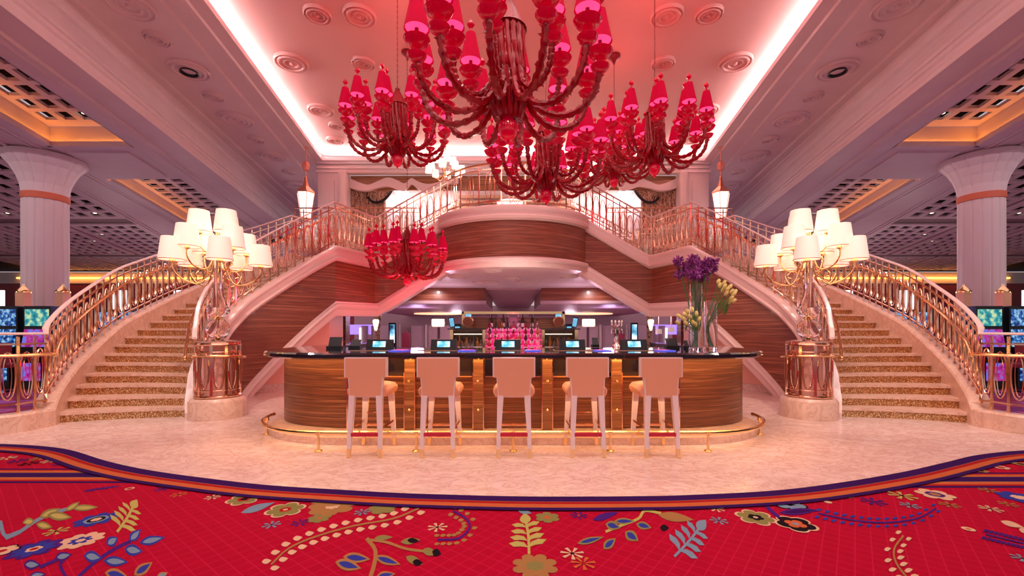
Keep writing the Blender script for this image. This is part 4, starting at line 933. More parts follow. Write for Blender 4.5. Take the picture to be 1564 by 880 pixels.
# ------------------------------------------------------------------ bar stools
def stool(label):
    t = thing('bar_stool', label, 'bar stool', (0, 0, 0), group=None)
    # origin: between the rear legs, seat extends to +y (towards the bar)
    outl = [(-.235, 1.10), (.235, 1.10), (.235, .885), (.193, .875), (.178, .66), (-.178, .66), (-.193, .875), (-.235, .885)]
    b = MB(); b.plate(outl, -.03, .03)
    bo = obj('backrest', b, legpaint, t)
    ins = [(x*.94, .88+(z-.88)*.955) for x, z in outl]
    b = MB(); b.plate(ins, -.036, -.028); b.plate(ins, .028, .045); obj('back_padding', b, leather, bo)
    se = MB(); n = 6
    pr = [(0, .66), (.215, .66), (.235, .70), (.235, .735), (.20, .775), (.10, .79), (0, .79)]
    V = []; ysq = [.02, .06, .30, .46, .50]; sc_ = [.93, 1, 1, .97, .80]; dz = [0, 0, .005, 0, -.02]
    full = [(-x, z) for x, z in pr[::-1][1:-1]]
    ring = [(x, z) for x, z in pr[1:-1]]+[(0, .795)]+[(-x, z) for x, z in pr[1:-1][::-1]]
    L = len(ring)
    for y, k, d in zip(ysq, sc_, dz):
        for x, z in ring: V.append((x*k, y, .66+(z-.66)*(k if k < 1 else 1)+d))
    se.add(V, [(j*L+i, j*L+(i+1) % L, (j+1)*L+(i+1) % L, (j+1)*L+i) for j in range(4) for i in range(L)]+[tuple(range(L)), tuple(4*L+i for i in range(L))])
    obj('seat', se, leather, t, smooth=True)
    for sx in (-1, 1):
        for rear in (1, 0):
            y0 = -.005 if rear else .44; y1 = -.06 if rear else .47; x0, x1 = sx*.15, sx*(.175 if rear else .19); tp = .10
            def sec(z, w_):
                tt = z/.68; cx = x1+(x0-x1)*tt; cy = y1+(y0-y1)*tt; return [(cx-w_, cy-w_, z), (cx+w_, cy-w_, z), (cx+w_, cy+w_, z), (cx-w_, cy+w_, z)]
            lg = obj('leg', MB().hexa(sec(tp, .021), sec(.68, .033)), legpaint, t)
            obj('brass_tip', MB().hexa(sec(.006, .018), sec(tp, .0215)), gold, lg)
    obj('foot_plate', MB().box(-.15, .15, -.065, -.035, .235, .275), redlac, t)
    b = MB(); b.box(-.165, .165, .44, .465, .24, .27)
    for sx in (-1, 1): b.hexa([(sx*.165-.01, -.03, .30), (sx*.165+.01, -.03, .30), (sx*.18+.01, .45, .30), (sx*.18-.01, .45, .30)], [(sx*.165-.01, -.03, .325), (sx*.165+.01, -.03, .325), (sx*.18+.01, .45, .325), (sx*.18-.01, .45, .325)])
    obj('stretcher', b, brass, t)
    obj('front_bar', MB().box(-.17, .17, .435, .45, .40, .415), gold, t)
    return t
s0 = None
for i, (px, nm) in enumerate(((559.5, 'leftmost of the five at the bar'), (669.5, 'second from the left at the bar'), (785, 'middle one of the five'), (897, 'second from the right at the bar'), (1009, 'rightmost of the five at the bar'))):
    lab = 'peach leather bar stool with pink legs, '+nm
    loc = ((px-784)/F*4.86, 4.86, .007)
    if s0 is None: s0 = stool(lab); s0.location = loc
    else: dup(s0, loc, label=lab)
    s0['group'] = 'bar stools'
for o in list(C.objects):
    if o.name.startswith('bar_stool'): o['group'] = 'bar stools'

# ------------------------------------------------------------------ poker consoles and small things on the counter
def console(label):
    t = thing('game_console', label, 'game screen', (0, 0, ZT), group='game screens in the countertop')
    obj('housing', MB().hexa([(-.18, -.05, 0), (.18, -.05, 0), (.18, .08, 0), (-.18, .08, 0)], [(-.18, -.0, .14), (.18, -.0, .14), (.18, .08, .14), (-.18, .08, .14)]), blackmat, t)
    obj('screen', MB().hexa([(-.09, -.042, .035), (.09, -.042, .035), (.09, -.03, .035), (-.09, -.03, .035)], [(-.09, -.012, .115), (.09, -.012, .115), (.09, 0, .115), (-.09, 0, .115)]), scr_cyan, t)
    obj('deck_frame', MB().box(-.29, .29, -.41, -.09, 0, .006), copper, t)
    obj('deck_screen', MB().box(-.28, .28, -.40, -.10, .006, .009), blackgloss, t)
    return t
c0 = None
for i, (px, nm) in enumerate(((580, 'leftmost on the counter'), (678, 'second from the left'), (776, 'in the middle of the counter'), (874, 'second from the right'), (968, 'rightmost on the counter'))):
    lab = 'black game console with a small cyan screen, '+nm; loc = ((px-784)/F*6.2, 6.2, ZT)
    if c0 is None: c0 = console(lab); c0.location = loc
    else: dup(c0, loc, label=lab)
cols = [mat('card_blue', (.1, .1, .7), .3, emis=(.1, .15, 1), es=.5), mat('card_pink', (.9, .1, .5), .3, emis=(1, .1, .5), es=.5), mat('card_white', (.9, .9, .95), .3)]
for i, (px, nm) in enumerate(((612, 'beside the leftmost game screen'), (714, 'beside the second game screen from the left'), (813, 'just right of the middle game screen'), (918, 'beside the second game screen from the right'), (1012, 'beside the rightmost game screen'))):
    X = (px-784)/F*5.8
    t = thing('menu_card', 'blue and pink menu card on the counter '+nm, 'menu card', (X, 5.75, ZT), .1*(i-2), group='menu cards on the counter')
    obj('card', MB().box(-.10, .10, -.12, .12, 0, .012), cols[0], t); obj('card_picture', MB().box(-.08, .08, -.01, .11, .012, .014), cols[1], t); obj('card_text', MB().box(-.08, -.02, -.08, -.05, .012, .014), cols[2], t)
def register(px, D, w_, h, label, tilt=.05):
    p = (px-784)/F*D; t = thing('register_screen', label, 'cash register', (p, D, ZT))
    obj('base', MB().box(-w_*.6, w_*.6, -.06, .08, 0, .04), blackmat, t); obj('monitor', MB().hexa([(-w_/2, -.03, .04), (w_/2, -.03, .04), (w_/2, .0, .04), (-w_/2, 0, .04)], [(-w_/2, .03, h), (w_/2, .03, h), (w_/2, .06, h), (-w_/2, .06, h)]), blackmat, t)
register(512, 6.4, .18, .17, 'black register monitor near the left end of the counter'); register(543, 6.5, .14, .13, 'smaller black register monitor left of the leftmost game screen')
register(1026, 6.5, .16, .15, 'black register monitor right of the rightmost game screen'); register(909, 7.0, .09, .15, 'small black touch screen on a stand near the beer taps')
register(1048, 6.4, .05, .12, 'narrow black box beside the glass vases')
# beer tap tower
p = (940-784)/F*7.0; t = thing('beer_tap', 'shiny metal beer tap tower behind the right half of the counter', 'beer tap', (p, 6.95, ZT))
obj('tower', MB().lathe([(.07, 0), (.06, .03), (.035, .06), (.035, .22), (.05, .26), (.05, .33), (.02, .36)], (0, 0, 0), 14), chrome, t, smooth=True)
for k in range(4):
    a = -.9+.6*k; obj('tap_handle', MB().tube([(.04*math.cos(a+PI*1.5), .04*math.sin(a+PI*1.5), .28), (.1*math.sin(a), -.09*math.cos(a), .28), (.11*math.sin(a), -.10*math.cos(a), .22)], .009, 6).lathe([(.008, .29), (.016, .34), (.012, .42), (.004, .43)], (.1*math.sin(a), -.09*math.cos(a), 0), 8), chrome, t, smooth=True)

# ------------------------------------------------------------------ vases and flowers
def vase(px, py_top, D, r, label):
    p = U(px, 0, D); h = U(0, py_top, D).z-ZT
    t = thing('glass_vase', label, 'vase', (p.x, D, ZT))
    g = MB(); g.lathe([(r, 0), (r, h), (r-.008, h), (r-.008, .03), (.001, .03)], (0, 0, 0), 28, False); g.add([(r*math.cos(2*PI*i/28), r*math.sin(2*PI*i/28), 0) for i in range(28)], [list(range(28))])
    obj('glass_body', g, glass, t, smooth=True); return p.x, h
vA = vase(1063, 434, 6.45, .092, 'tallest clear glass cylinder vase, holding the purple flowers'); vB = vase(1085, 461, 6.2, .092, 'middle-height clear glass vase at the right, holding leaning yellow tulips'); vC = vase(1062, 505, 6.0, .085, 'shortest clear glass vase in front, holding yellow tulips')
def tulip_mesh():
    pr = [(.004, 0), (.02, .012), (.028, .035), (.024, .06), (.010, .078)]
    g = MB().lathe(pr, (0, 0, 0), 6)
    for i in range(3): a = 2*PI*i/3; g.lathe([(.002, .0), (.012, .03), (.011, .06), (.001, .085)], (.014*math.cos(a), .014*math.sin(a), 0), 6)
    return g.mesh('bloom', yellowfl, True)
tm_ = tulip_mesh()
def tulips(base, pts, lab, grp, gx):
    for i, (px, py, D) in enumerate(pts):
        q = U(px, py, D); b = Vector(base)+Vector((random.uniform(-.04, .04), random.uniform(-.04, .04), 0))
        mid = Vector(base)+Vector((gx*.5, 0, .5*(q.z-base[2])+.1)); mid = Vector(base)+Vector((-gx*.12+random.uniform(-.02, .02), random.uniform(-.03, .03), (q.z-base[2])*.45))
        path = catmull([b, mid, q], 6)
        o = obj('tulip', MB().tube([p-b for p in path], .005, 5), green, loc=b); tag(o, lab, 'tulip', grp)
        bl = obj('bloom', tm_, None, o, loc=q-b); d = (path[-1]-path[-3]).normalized(); bl.rotation_euler = d.to_track_quat('Z', 'Y').to_euler()
        if i % 2 == 0:
            e = b.lerp(q, .7); obj('leaf', MB().tube([e-b, e-b+Vector((.02, 0, .08)), e-b+Vector((.05, -.02, .14))], .01, 5, rs=[.004, .014, .002]), green, o)
random.seed(3)
tulips((vB[0], 6.2, ZT+.035), [(1098, 440, 6.2), (1104, 436, 6.15), (1109, 446, 6.1), (1113, 441, 6.25), (1118, 452, 6.2), (1107, 452, 6.1), (1102, 446, 6.3), (1114, 459, 6.15), (1118, 462, 6.25), (1120, 448, 6.3), (1111, 464, 6.2), (1096, 434, 6.25), (1115, 449, 6.05), (1105, 442, 6.05)], 'pale yellow tulip leaning right out of the middle vase', 'yellow tulips in the middle vase', .25)
tulips((vC[0], 6.0, ZT+.035), [(1040, 486, 6), (1046, 490, 5.95), (1052, 480, 6), (1058, 477, 6.05), (1056, 488, 5.9), (1064, 484, 6), (1039, 496, 6), (1050, 497, 5.9), (1060, 497, 5.92), (1067, 492, 6.0), (1048, 484, 6.1), (1056, 494, 6.1), (1062, 500, 5.95)], 'pale yellow tulip in the short front vase', 'yellow tulips in the short vase', -.08)
for i in range(20):
    a = random.uniform(0, 2*PI); rr = .24*math.sqrt(random.random()); q = U(1063, 412, 6.45)+Vector((rr*math.cos(a)*1.15, rr*math.sin(a)*.7, random.uniform(-.13, .15))); b = Vector((vA[0]+random.uniform(-.03, .03), 6.45+random.uniform(-.03, .03), ZT+.035))
    o = obj('purple_flower', MB().tube([Vector((0, 0, 0)), (q-b)*.5+Vector((0, 0, .1)), q-b], .006, 5), green, loc=b); tag(o, 'purple spiky flower head in the tall vase', 'flower', 'purple flowers in the tall vase')
    g = MB(); g.use(purplefl if i % 2 else purplefl2)
    for k in range(80):
        u = random.uniform(-1, 1); th = random.uniform(0, 2*PI); rr2 = math.sqrt(1-u*u); d = Vector((rr2*math.cos(th), rr2*math.sin(th), u)); R2 = random.uniform(.045, .085)
        c = d*R2; sd = d.orthogonal().normalized()*.012; s2 = d.cross(sd).normalized()*.012; 
        g.use([purplefl, purplefl2][k % 3 == 0]); g.add([c*.4, c+sd, c+d*.03, c-sd, c+s2], [(0, 1, 2), (0, 2, 3), (0, 4, 2), (0, 3, 2, 4)][:3]+[(0, 4, 1)])
    g.ball((0, 0, 0), .05, 8, 5); obj('flower_head', g, None, o, loc=q-b)

# ------------------------------------------------------------------ back bar
DB = 8.3; K = F/DB
def bx(px): return (px-784)/K
def bz(py): return CH+(HY-py)/K
bb = thing('back_bar', 'gold back bar cabinet with pink-lit centre shelves and two glowing side niches', 'back bar', (0, DB, 0), world=True)
g = MB()
for a, b in ((687, 692), (737, 741), (828, 832), (878, 883)): g.box(bx(a), bx(b), DB, DB+.45, 0, bz(502))
g.box(bx(687), bx(741), DB, DB+.45, 0, .95); g.box(bx(828), bx(883), DB, DB+.45, 0, .95); g.box(bx(741), bx(828), DB, DB+.45, 0, .95)
obj('cabinet_frame', g, gold, bb)
g = MB(); g.box(bx(684), bx(742), DB-.06, DB+.5, bz(503.5), bz(502)); g.box(bx(826), bx(886), DB-.06, DB+.5, bz(503.5), bz(502)); obj('upper_shelf', g, blackmat, bb)
g = MB(); g.box(bx(703), bx(865), DB+.25, DB+.45, bz(479), bz(475)); g.box(bx(703), bx(706), DB+.25, DB+.45, bz(502), bz(475)); g.box(bx(861), bx(865), DB+.25, DB+.45, bz(502), bz(475)); obj('header_rail', g, gold, bb)
g = MB(); g.box(bx(706), bx(861), DB+.40, DB+.43, bz(502), bz(484)); obj('back_panel', g, woodgold, bb)
for a, b in ((692, 737), (832, 878)): obj('niche_back', MB().box(bx(a), bx(b), DB+.3, DB+.34, .95, bz(504)), woodgold, bb)
for a, b in ((693, 736), (833, 874)): obj('niche_light', MB().box(bx(a), bx(b), DB+.02, DB+.05, bz(511), bz(510)), bulbwhite, bb)
g = MB()
for i, (z, d) in enumerate(((.98, .0), (1.10, .1), (1.22, .2), (1.34, .28))): g.box(bx(742), bx(827), DB+.02+d, DB+.40, z-.02, z)
obj('lit_shelf', g, pinkglow, bb); obj('pink_back', MB().box(bx(742), bx(827), DB+.40, DB+.43, .95, bz(500)), mat('pink_mirror', (.6, .10, .3), .15, .6, emis=(1, .05, .3), es=.18), bb)
BM = [mat('clear_spirit', (.95, .75, .85), .05, trans=.85), mat('amber_spirit', (.6, .22, .04), .06, trans=.5), mat('dark_bottle_glass', (.02, .02, .012), .08, coat=.5), mat('ruby_spirit', (.7, .02, .12), .06, trans=.4)]
labm = mat('paper_label', (.85, .8, .78), .6); capm = mat('black_cap', (.02, .02, .02), .4)
def bottle_kind(kind):
    if kind == 0: pr = [(.036, 0), (.038, .01), (.038, .17), (.030, .20), (.013, .225), (.013, .28)]; h = .28
    elif kind == 1: pr = [(.042, 0), (.044, .01), (.044, .12), (.030, .16), (.012, .18), (.012, .24)]; h = .24
    elif kind == 2: pr = [(.030, 0), (.031, .2), (.012, .24), (.012, .32)]; h = .32
    else: pr = [(.02, 0), (.075, .03), (.085, .09), (.06, .15), (.02, .18), (.018, .22)]; h = .22
    body = MB().lathe(pr, (0, 0, 0), 14).mesh('bottle', None, True); cap = MB().lathe([(.015, h), (.015, h+.03)], (0, 0, 0), 10).mesh('cap', capm)
    r = max(a for a, b in pr); lb = MB().lathe([(r+.001, .05), (r+.001, .12)], (0, 0, 0), 14, False).mesh('paper_label', labm) if kind != 3 else None
    return body, cap, lb
KB = {}
for kd in range(4):
    b, c, l = bottle_kind(kd); KB[kd] = {}
    for mi in range(4):
        bm2 = b.copy(); bm2.materials.clear(); bm2.materials.append(BM[mi]); KB[kd][mi] = (bm2, c, l)
def bottle(x, y, z, kd, mi, lab, grp, scale=1):
    b, c, l = KB[kd][mi]; o = obj('bottle', b, None, loc=(x, y, z)); o.scale = (scale,)*3; tag(o, lab, 'bottle', grp)
    obj('bottle_cap', c, None, o, loc=(0, 0, 0))
    if l: obj('bottle_label', l, None, o, loc=(0, 0, 0))
random.seed(11)
cn = ['clear', 'amber', 'dark', 'ruby']
rown = ['lowest', 'second', 'third', 'topmost']
for r, (z, d) in enumerate(((.98, .0), (1.10, .1), (1.22, .2), (1.34, .28))):
    n = 9; kinds = [(0, 3), (1, 0), (2, 2), (1, 3), (0, 1), (1, 0), (2, 2), (0, 0), (1, 3)]
    for i in range(n):
        if r == 2 and i == 4: continue
        kd, mi = kinds[(i*2+r*3) % 9]; x = bx(747)+(bx(822)-bx(747))*i/(n-1)
        bottle(x, DB+.045+d+.0, z, kd, mi, '%s spirit bottle on the %s pink-lit shelf of the back bar' % (cn[mi], rown[r]), '%s bottles, %s pink shelf' % (cn[mi], rown[r]), .9)
bottle(bx(784), DB-.12, 1.135 if False else .97+.18, 3, 3, 'round ruby decanter standing in front of the pink shelves', None, 1.15)
o = [q for q in C.objects if q.get('label', '').startswith('round ruby decanter')][0]; o.location.z = .95; o.location.y = DB-.1; o.location.z = 1.09
st_ = MB().box(bx(776), bx(792), DB-.2, DB, 0.0, 1.09); tag(obj('display_plinth', st_, gold), 'narrow gold plinth under the round ruby decanter', 'plinth')
for side, (a, b) in (('left', (695, 734)), ('right', (835, 875))):
    for i in range(8):
        x = bx(a)+(bx(b)-bx(a))*i/7; kd = [0, 2, 1, 0, 1, 2, 0, 1][i]; mi = [2, 1, 2, 1, 0, 2, 1, 0][i]
        bottle(x, DB+.12, .95, kd, mi, '%s bottle standing in the %s niche of the back bar' % (cn[mi], side), '%s bottles in the %s niche' % (cn[mi], side), 1.15)
for px, nm in ((749, 'left'), (870-47, 'right')):
    pass
for i, (px, mi) in enumerate(((749, 2), (768, 2), (776, 0), (792, 0), (799, 2), (814, 2))):
    bottle(bx(px), DB+.36, 1.34+.08, 2, mi, '%s bottle on the top tier below the header, %s' % (cn[mi], ['far left', 'second from left', 'third from left', 'third from right', 'second from right', 'far right'][i]), 'top tier bottles', 1.0)
tt = MB().box(bx(742), bx(827), DB+.31, DB+.41, 1.40, 1.42); obj('top_tier', tt, pinkglow, bb)
# barrels
for s, nm in ((-1, 'left'), (1, 'right')):
    X = s*.865; t = thing('barrel', 'small brown wooden barrel on the %s of the back bar shelf' % nm, 'barrel', (X, DB+.1, bz(502)))
    Rm = Matrix.Rotation(PI/2, 4, 'X'); g = MB().lathe([(.085, -.13), (.10, -.06), (.105, 0), (.10, .06), (.085, .13)], (0, 0, 0), 22)
    g.v = [tuple(Rm @ Vector(v)+Vector((0, 0, .13))) for v in g.v]; obj('barrel_body', g, mat('barrel_oak', (.25, .07, .03), .4), t, smooth=True)
    g = MB()
    for y in (-.1, .1): g.tube([(.094*math.cos(a), y, .13+.094*math.sin(a)) for a in [2*PI*i/22 for i in range(22)]], .008, 6, True)
    obj('hoop', g, copper, t); g = MB().box(-.09, .09, -.08, -.05, 0, .05); g.box(-.09, .09, .05, .08, 0, .05); obj('cradle', g, woodgold, t)
    tp = thing('tablet_display', 'small tablet sign with a blue picture behind the %s barrel' % nm, 'screen', (X+s*.02, DB+.3, bz(502)))
    obj('casing', MB().box(-.06, .06, 0, .03, 0, .30), blackmat, tp); obj('screen', MB().box(-.055, .055, -.004, 0, .23, .295), scr_ad, tp)
    tp = thing('sign_board', 'small tilted blue sign leaning at the outer %s end of the back bar' % nm, 'sign', (s*1.16, DB+.1, bz(502))); tp.rotation_euler = (0, .18*s, 0)
    obj('board', MB().box(-.05, .05, 0, .015, 0.02, .22), blackmat, tp); obj('picture', MB().box(-.04, .04, -.004, 0, .04, .2), scr_ad, tp)
    tp = thing('dark_box', 'small black box with a dim picture on the %s back bar shelf' % nm, 'box', (s*1.06, DB+.0, bz(502))); obj('box_body', MB().box(-.06, .06, 0, .1, 0, .09), blackmat, tp); obj('picture', MB().box(-.045, .045, -.004, 0, .01, .04), scr_ad, tp)
    hp = MB().box(*sorted((s*.70, s*.95)), 16.2, 16.5, 2.95, 3.09); 
    o = obj('ceiling_speaker', MB().box(*sorted((s*1.15, s*1.65)), 12.9, 13.1, bz(473), bz(473)+.12), blackmat)
    bpy.data.objects.remove(o)
for nm, xs in (('left', (696, 704, 712, 720)), ('right', (848, 853, 858, 863))):
    for px in xs:
        g = MB().lathe([(.03, 0), (.03, .002), (.004, .01), (.004, .08), (.035, .11), (.04, .16), (.032, .2)], (0, 0, 0), 12, False)
        o = obj('wine_glass', g, glass, loc=(bx(px), DB+.03, .95)); o.scale = (1, 1, 1.2); tag(o, 'clear stemmed glass in the %s niche of the back bar' % nm, 'glass', 'glasses in the %s niche' % nm)
light('canopy_fill', 'POINT', (0, 10.3, 2.2), 55, (1, .86, .74), radius=.3)  # unseen fill added to brighten the underside of the canopy
light('backbar_pink', 'POINT', (0, DB-.35, 1.6), 5, (1, .2, .55), radius=.1)

# ------------------------------------------------------------------ red chandeliers
arm_meshes = {}
def make_chandelier(label):
    t = thing('red_chandelier', label, 'chandelier', (0, 0, 0), group=None)
    # z=0 at the lowest sweep of the arms
    def rope(pts, r, seed=0):
        P = catmull(pts, 7); rs = [r*(1+.22*math.sin(i*2.1)) for i in range(len(P))]
        g = MB().tube(P, r, 7, rs=rs); rnd = random.Random(seed)
        for i, p in enumerate(P):
            if i % 2 == 0:
                a = rnd.uniform(0, 2*PI); d = Vector((math.cos(a), math.sin(a), rnd.uniform(-.5, .5))).normalized()
                sd = d.orthogonal().normalized()*r*.45; s2 = d.cross(sd).normalized()*r*.45
                c = p+d*r*.8; g.add([c+sd, c+s2, c-sd-s2, p+d*r*2.0], [(0, 1, 3), (1, 2, 3), (2, 0, 3)])
        return g
    sh = MB().lathe([(.132, 0), (.062, .34)], (0, 0, 0), 20, False); sh.lathe([(.127, 0), (.059, .335)], (0, 0, 0), 20, False); sh.lathe([(.060, .34), (.01, .345)], (0, 0, 0), 20, False); sh = sh.mesh('lamp_shade', shadered, True)
    fi = MB().lathe([(.012, .34), (.018, .38), (.014, .40), (.045, .44), (.05, .455), (.03, .48), (.008, .51)], (0, 0, 0), 6).mesh('finial', redbowl)
    bu = MB().lathe([(.105, .012), (.105, .02)], (0, 0, 0), 18).lathe([(.02, -.12), (.02, .02)], (0, 0, 0), 8)
    bum = MB(); bum.use(bulbpink); bum.lathe([(.118, .018), (.118, .023)], (0, 0, 0), 18); bum.use(redcap); bum.lathe([(.022, -.14), (.022, .014)], (0, 0, 0), 8); bum = bum.mesh('bulb')
    bo = MB().lathe([(.02, -.20), (.05, -.195), (.11, -.15), (.14, -.10), (.135, -.10), (.10, -.14), (.03, -.17)], (0, 0, 0), 20)
    bo.lathe([(.02, -.34), (.05, -.33), (.085, -.30), (.105, -.26), (.10, -.26), (.04, -.30)], (0, 0, 0), 16); bo = bo.mesh('glass_bowl', redbowl, True)
    n = 12
    armA = rope([(.12, 0, 1.05), (.16, 0, .70), (.21, 0, .42), (.36, 0, .20), (.60, 0, .12), (.82, 0, .20), (.95, 0, .38), (1.0, 0, .62)], .036, 1).mesh('arm', redglass, True)
    armB = rope([(.12, 0, 1.0), (.15, 0, .72), (.20, 0, .50), (.32, 0, .36), (.46, 0, .36), (.57, 0, .47), (.61, 0, .62), (.62, 0, .78)], .032, 2).mesh('arm', redglass, True)
    for i in range(n+6):
        outer = i < n; a = (2*PI*(i+.5)/n) if outer else (2*PI*(i-n)/6+.2)
        o = obj('arm', armA if outer else armB, None, t, loc=(0, 0, 0)); o.rotation_euler = (0, 0, a)
        R, z = (1.0, .88) if outer else (.62, 1.02)
        q = obj('lamp_shade', sh, None, t, loc=(R*math.cos(a), R*math.sin(a), z)); obj('finial', fi, None, q, loc=(0, 0, 0)); obj('bulb', bum, None, q, loc=(0, 0, 0)); obj('glass_bowl', bo, None, q, loc=(0, 0, 0))
    g = MB()
    g.lathe([(.10, .15), (.15, .4), (.12, .8), (.12, 1.12)], (0, 0, 0), 16)
    for i in range(32):
        a = 2*PI*i/32; e = 1.08 if i % 2 else .86; P = catmull([(.15*e*math.cos(a), .15*e*math.sin(a), 1.15), (.16*e*math.cos(a+.2), .16*e*math.sin(a+.2), .75), (.18*e*math.cos(a+.5), .18*e*math.sin(a+.5), .4), (.12*e*math.cos(a+.7), .12*e*math.sin(a+.7), .12)], 6)
        g.tube(P, .03, 6, rs=[.03*(1+.2*math.sin(k*2)) for k in range(len(P))])
    obj('rope_bundle', g, redglass, t, smooth=True)
    obj('cone_cap', MB().lathe([(.21, 1.12), (.18, 1.16), (.11, 1.32), (.05, 1.42), (.05, 1.47), (.015, 1.50)], (0, 0, 0), 20), redcap, t, smooth=True)
    g = MB().ball((0, 0, .02), .11, 14, 10, 1.2); g.lathe([(.05, .14), (.05, .3)], (0, 0, 0), 12); g.lathe([(.03, -.10), (.01, -.15)], (0, 0, 0), 10); obj('glass_ball', g, redbowl, t, smooth=True)
    return t
def hang(o, x, y, z, sc_, canopy=True, zc=8.4):
    L = (zc-z)/sc_
    g = MB(); n = int((L-1.48)/.055)
    for i in range(n):
        zz = 1.50+i*.055; a = PI/2*(i % 2)
        g.tube([(math.cos(a)*.012*math.cos(q), math.sin(a)*.012*math.cos(q), zz+.034*math.sin(q)) for q in [2*PI*j/6 for j in range(6)]], .004, 4, True)
    obj('chain', g, redcap, o, loc=(0, 0, 0))
    obj('canopy', MB().lathe([(.16, L-.005), (.16, L-.05), (.08, L-.11), (.03, L-.2), (.02, L-.24)], (0, 0, 0), 16), redcap, o, smooth=True, loc=(0, 0, 0))
specs = [  # label, centre px, D, height px of the lowest sweep -> z, scale
    ('largest red glass chandelier, hanging nearest at the top centre', 776, 4.85, 3.62, 1.0, .1),
    ('red glass chandelier at the upper left, left of the largest one', 607, 8.9, 4.84, 1.0, .25),
    ('red glass chandelier hanging low at the centre, below and right of the largest one', 834, 8.0, 3.84, 1.0, .4),
    ('red glass chandelier at the upper right, the one farthest right', 1000, 8.8, 4.62, 1.0, .05),
    ('red glass chandelier partly hidden behind the upper right one', 938, 11.15, 5.15, 1.0, .3),
    ('smallest red glass chandelier, hanging low before the left stair wall', 622, 11.0, 2.62, .92, .15)]
proto = None
for i, (lab, px, D, z, k, rz) in enumerate(specs):
    loc = ((px-784)/F*D, D, z)
    if proto is None:
        proto = make_chandelier(lab); o = proto; bare = copy_tree(proto)
    else: o = copy_tree(bare)
    o.location = loc; o.rotation_euler = (0, 0, rz); o.scale = (k,)*3; o['label'] = lab; o['group'] = 'red chandeliers'
    hang(o, *loc[:2], z, k)
    light('chandelier_glow', 'POINT', (loc[0], loc[1], 7.5), (40, 40, 30, 40, 30, 10)[i], (1, .14, .13), radius=.8)
    light('chandelier_under', 'POINT', (loc[0], loc[1], z-.35), 3 if i != 5 else 50, (1, .05, .12), radius=.3)
def rm(o):
    for c in list(o.children): rm(c)
    bpy.data.objects.remove(o)
rm(bare)

# ------------------------------------------------------------------ lanterns and white chandeliers upstairs
for s, side in ((-1, 'left'), (1, 'right')):
    D = 15.8; X = s*317/F*D; zb = U(0, 334, D).z
    t = thing('hanging_lantern', 'tall tapered glass lantern hanging above the %s stair landing' % side, 'lantern', (X, D, zb))
    h = U(0, 296, D).z-zb
    obj('lantern_glass', MB().lathe([(.17, 0), (.31, h), (.29, h+.04)], (0, 0, 0), 6), mat('lantern_glow_'+side, (1, .9, .85), .4, emis=(1, .84, .78), es=1.6), t)
    g = MB()
    for i in range(6): a = 2*PI*i/6; g.tube([(.175*math.cos(a), .175*math.sin(a), 0), (.315*math.cos(a), .315*math.sin(a), h)], .012, 5)
    g.lathe([(.33, h), (.33, h+.05), (.12, h+.25), (.05, h+.5), (.07, h+.55), (.03, h+.62)], (0, 0, 0), 6); g.lathe([(.10, -.1), (.18, 0)], (0, 0, 0), 6); obj('lantern_frame', g, copper, t)
    obj('glass_ornament', MB().ball((0, 0, h+1.0), .15, 6, 4, 1.3), redcap if False else mat('coral_glass_'+side, (.8, .3, .22), .15, coat=.5), t); obj('rod', MB().tube([(0, 0, h+.5), (0, 0, 8.0-zb)], .018, 6).lathe([(.12, 8.0-zb-.03), (.12, 8.0-zb)], (0, 0, 0), 12), copper, t)
shs = MB().lathe([(.13, 0), (.105, .24)], (0, 0, 0), 14).mesh('lamp_shade', mat('bright_cream_shade', (1, .92, .86), .6, emis=(1, .88, .80), es=1.3))
for px, side in ((680, 'left'), (889, 'right')):
    D = 15.9; t = thing('white_chandelier', 'small chandelier of white shades upstairs, %s of centre' % side, 'chandelier', ((px-784)/F*D, D, U(0, 270, D).z))
    for i in range(12):
        R, z = (.60, .15) if i < 8 else (.30, .50); a = 2*PI*i/8 if i < 8 else 2*PI*i/4+.4
        obj('arm', MB().tube(catmull([(0, 0, .1), (R*.5*math.cos(a), R*.5*math.sin(a), z-.22), (R*math.cos(a), R*math.sin(a), z)], 4), .012, 5), gold, t, loc=(0, 0, 0)); obj('lamp_shade', shs, None, t, loc=(R*math.cos(a), R*math.sin(a), z))
    obj('stem', MB().tube([(0, 0, -.15), (0, 0, 8.38-t.location.z)], .02, 6).ball((0, 0, -.1), .07, 8, 6), gold, t)
D = 16.2; t = thing('bowl_pendant', 'shallow white bowl light with dark ribs above the balcony centre', 'pendant lamp', ((779-784)/F*D, D, U(0, 317, D).z))
obj('bowl', MB().lathe([(.02, 0), (.3, .04), (.46, .13), (.5, .22), (.3, .27), (.02, .28)], (0, 0, 0), 24), lightpanel, t, smooth=True)
g = MB(); g.tube([(.5*math.cos(a), .5*math.sin(a), .2) for a in [2*PI*i/24 for i in range(24)]], .02, 6, True)
for i in range(8): a = 2*PI*i/8; g.tube([(.03*math.cos(a), .03*math.sin(a), -.01), (.31*math.cos(a), .31*math.sin(a), .025), (.475*math.cos(a), .475*math.sin(a), .12), (.51*math.cos(a), .51*math.sin(a), .2)], .012, 5)
g.tube([(0, 0, .27), (0, 0, 8.38-t.location.z)], .015, 6); obj('rib', g, copper, t)

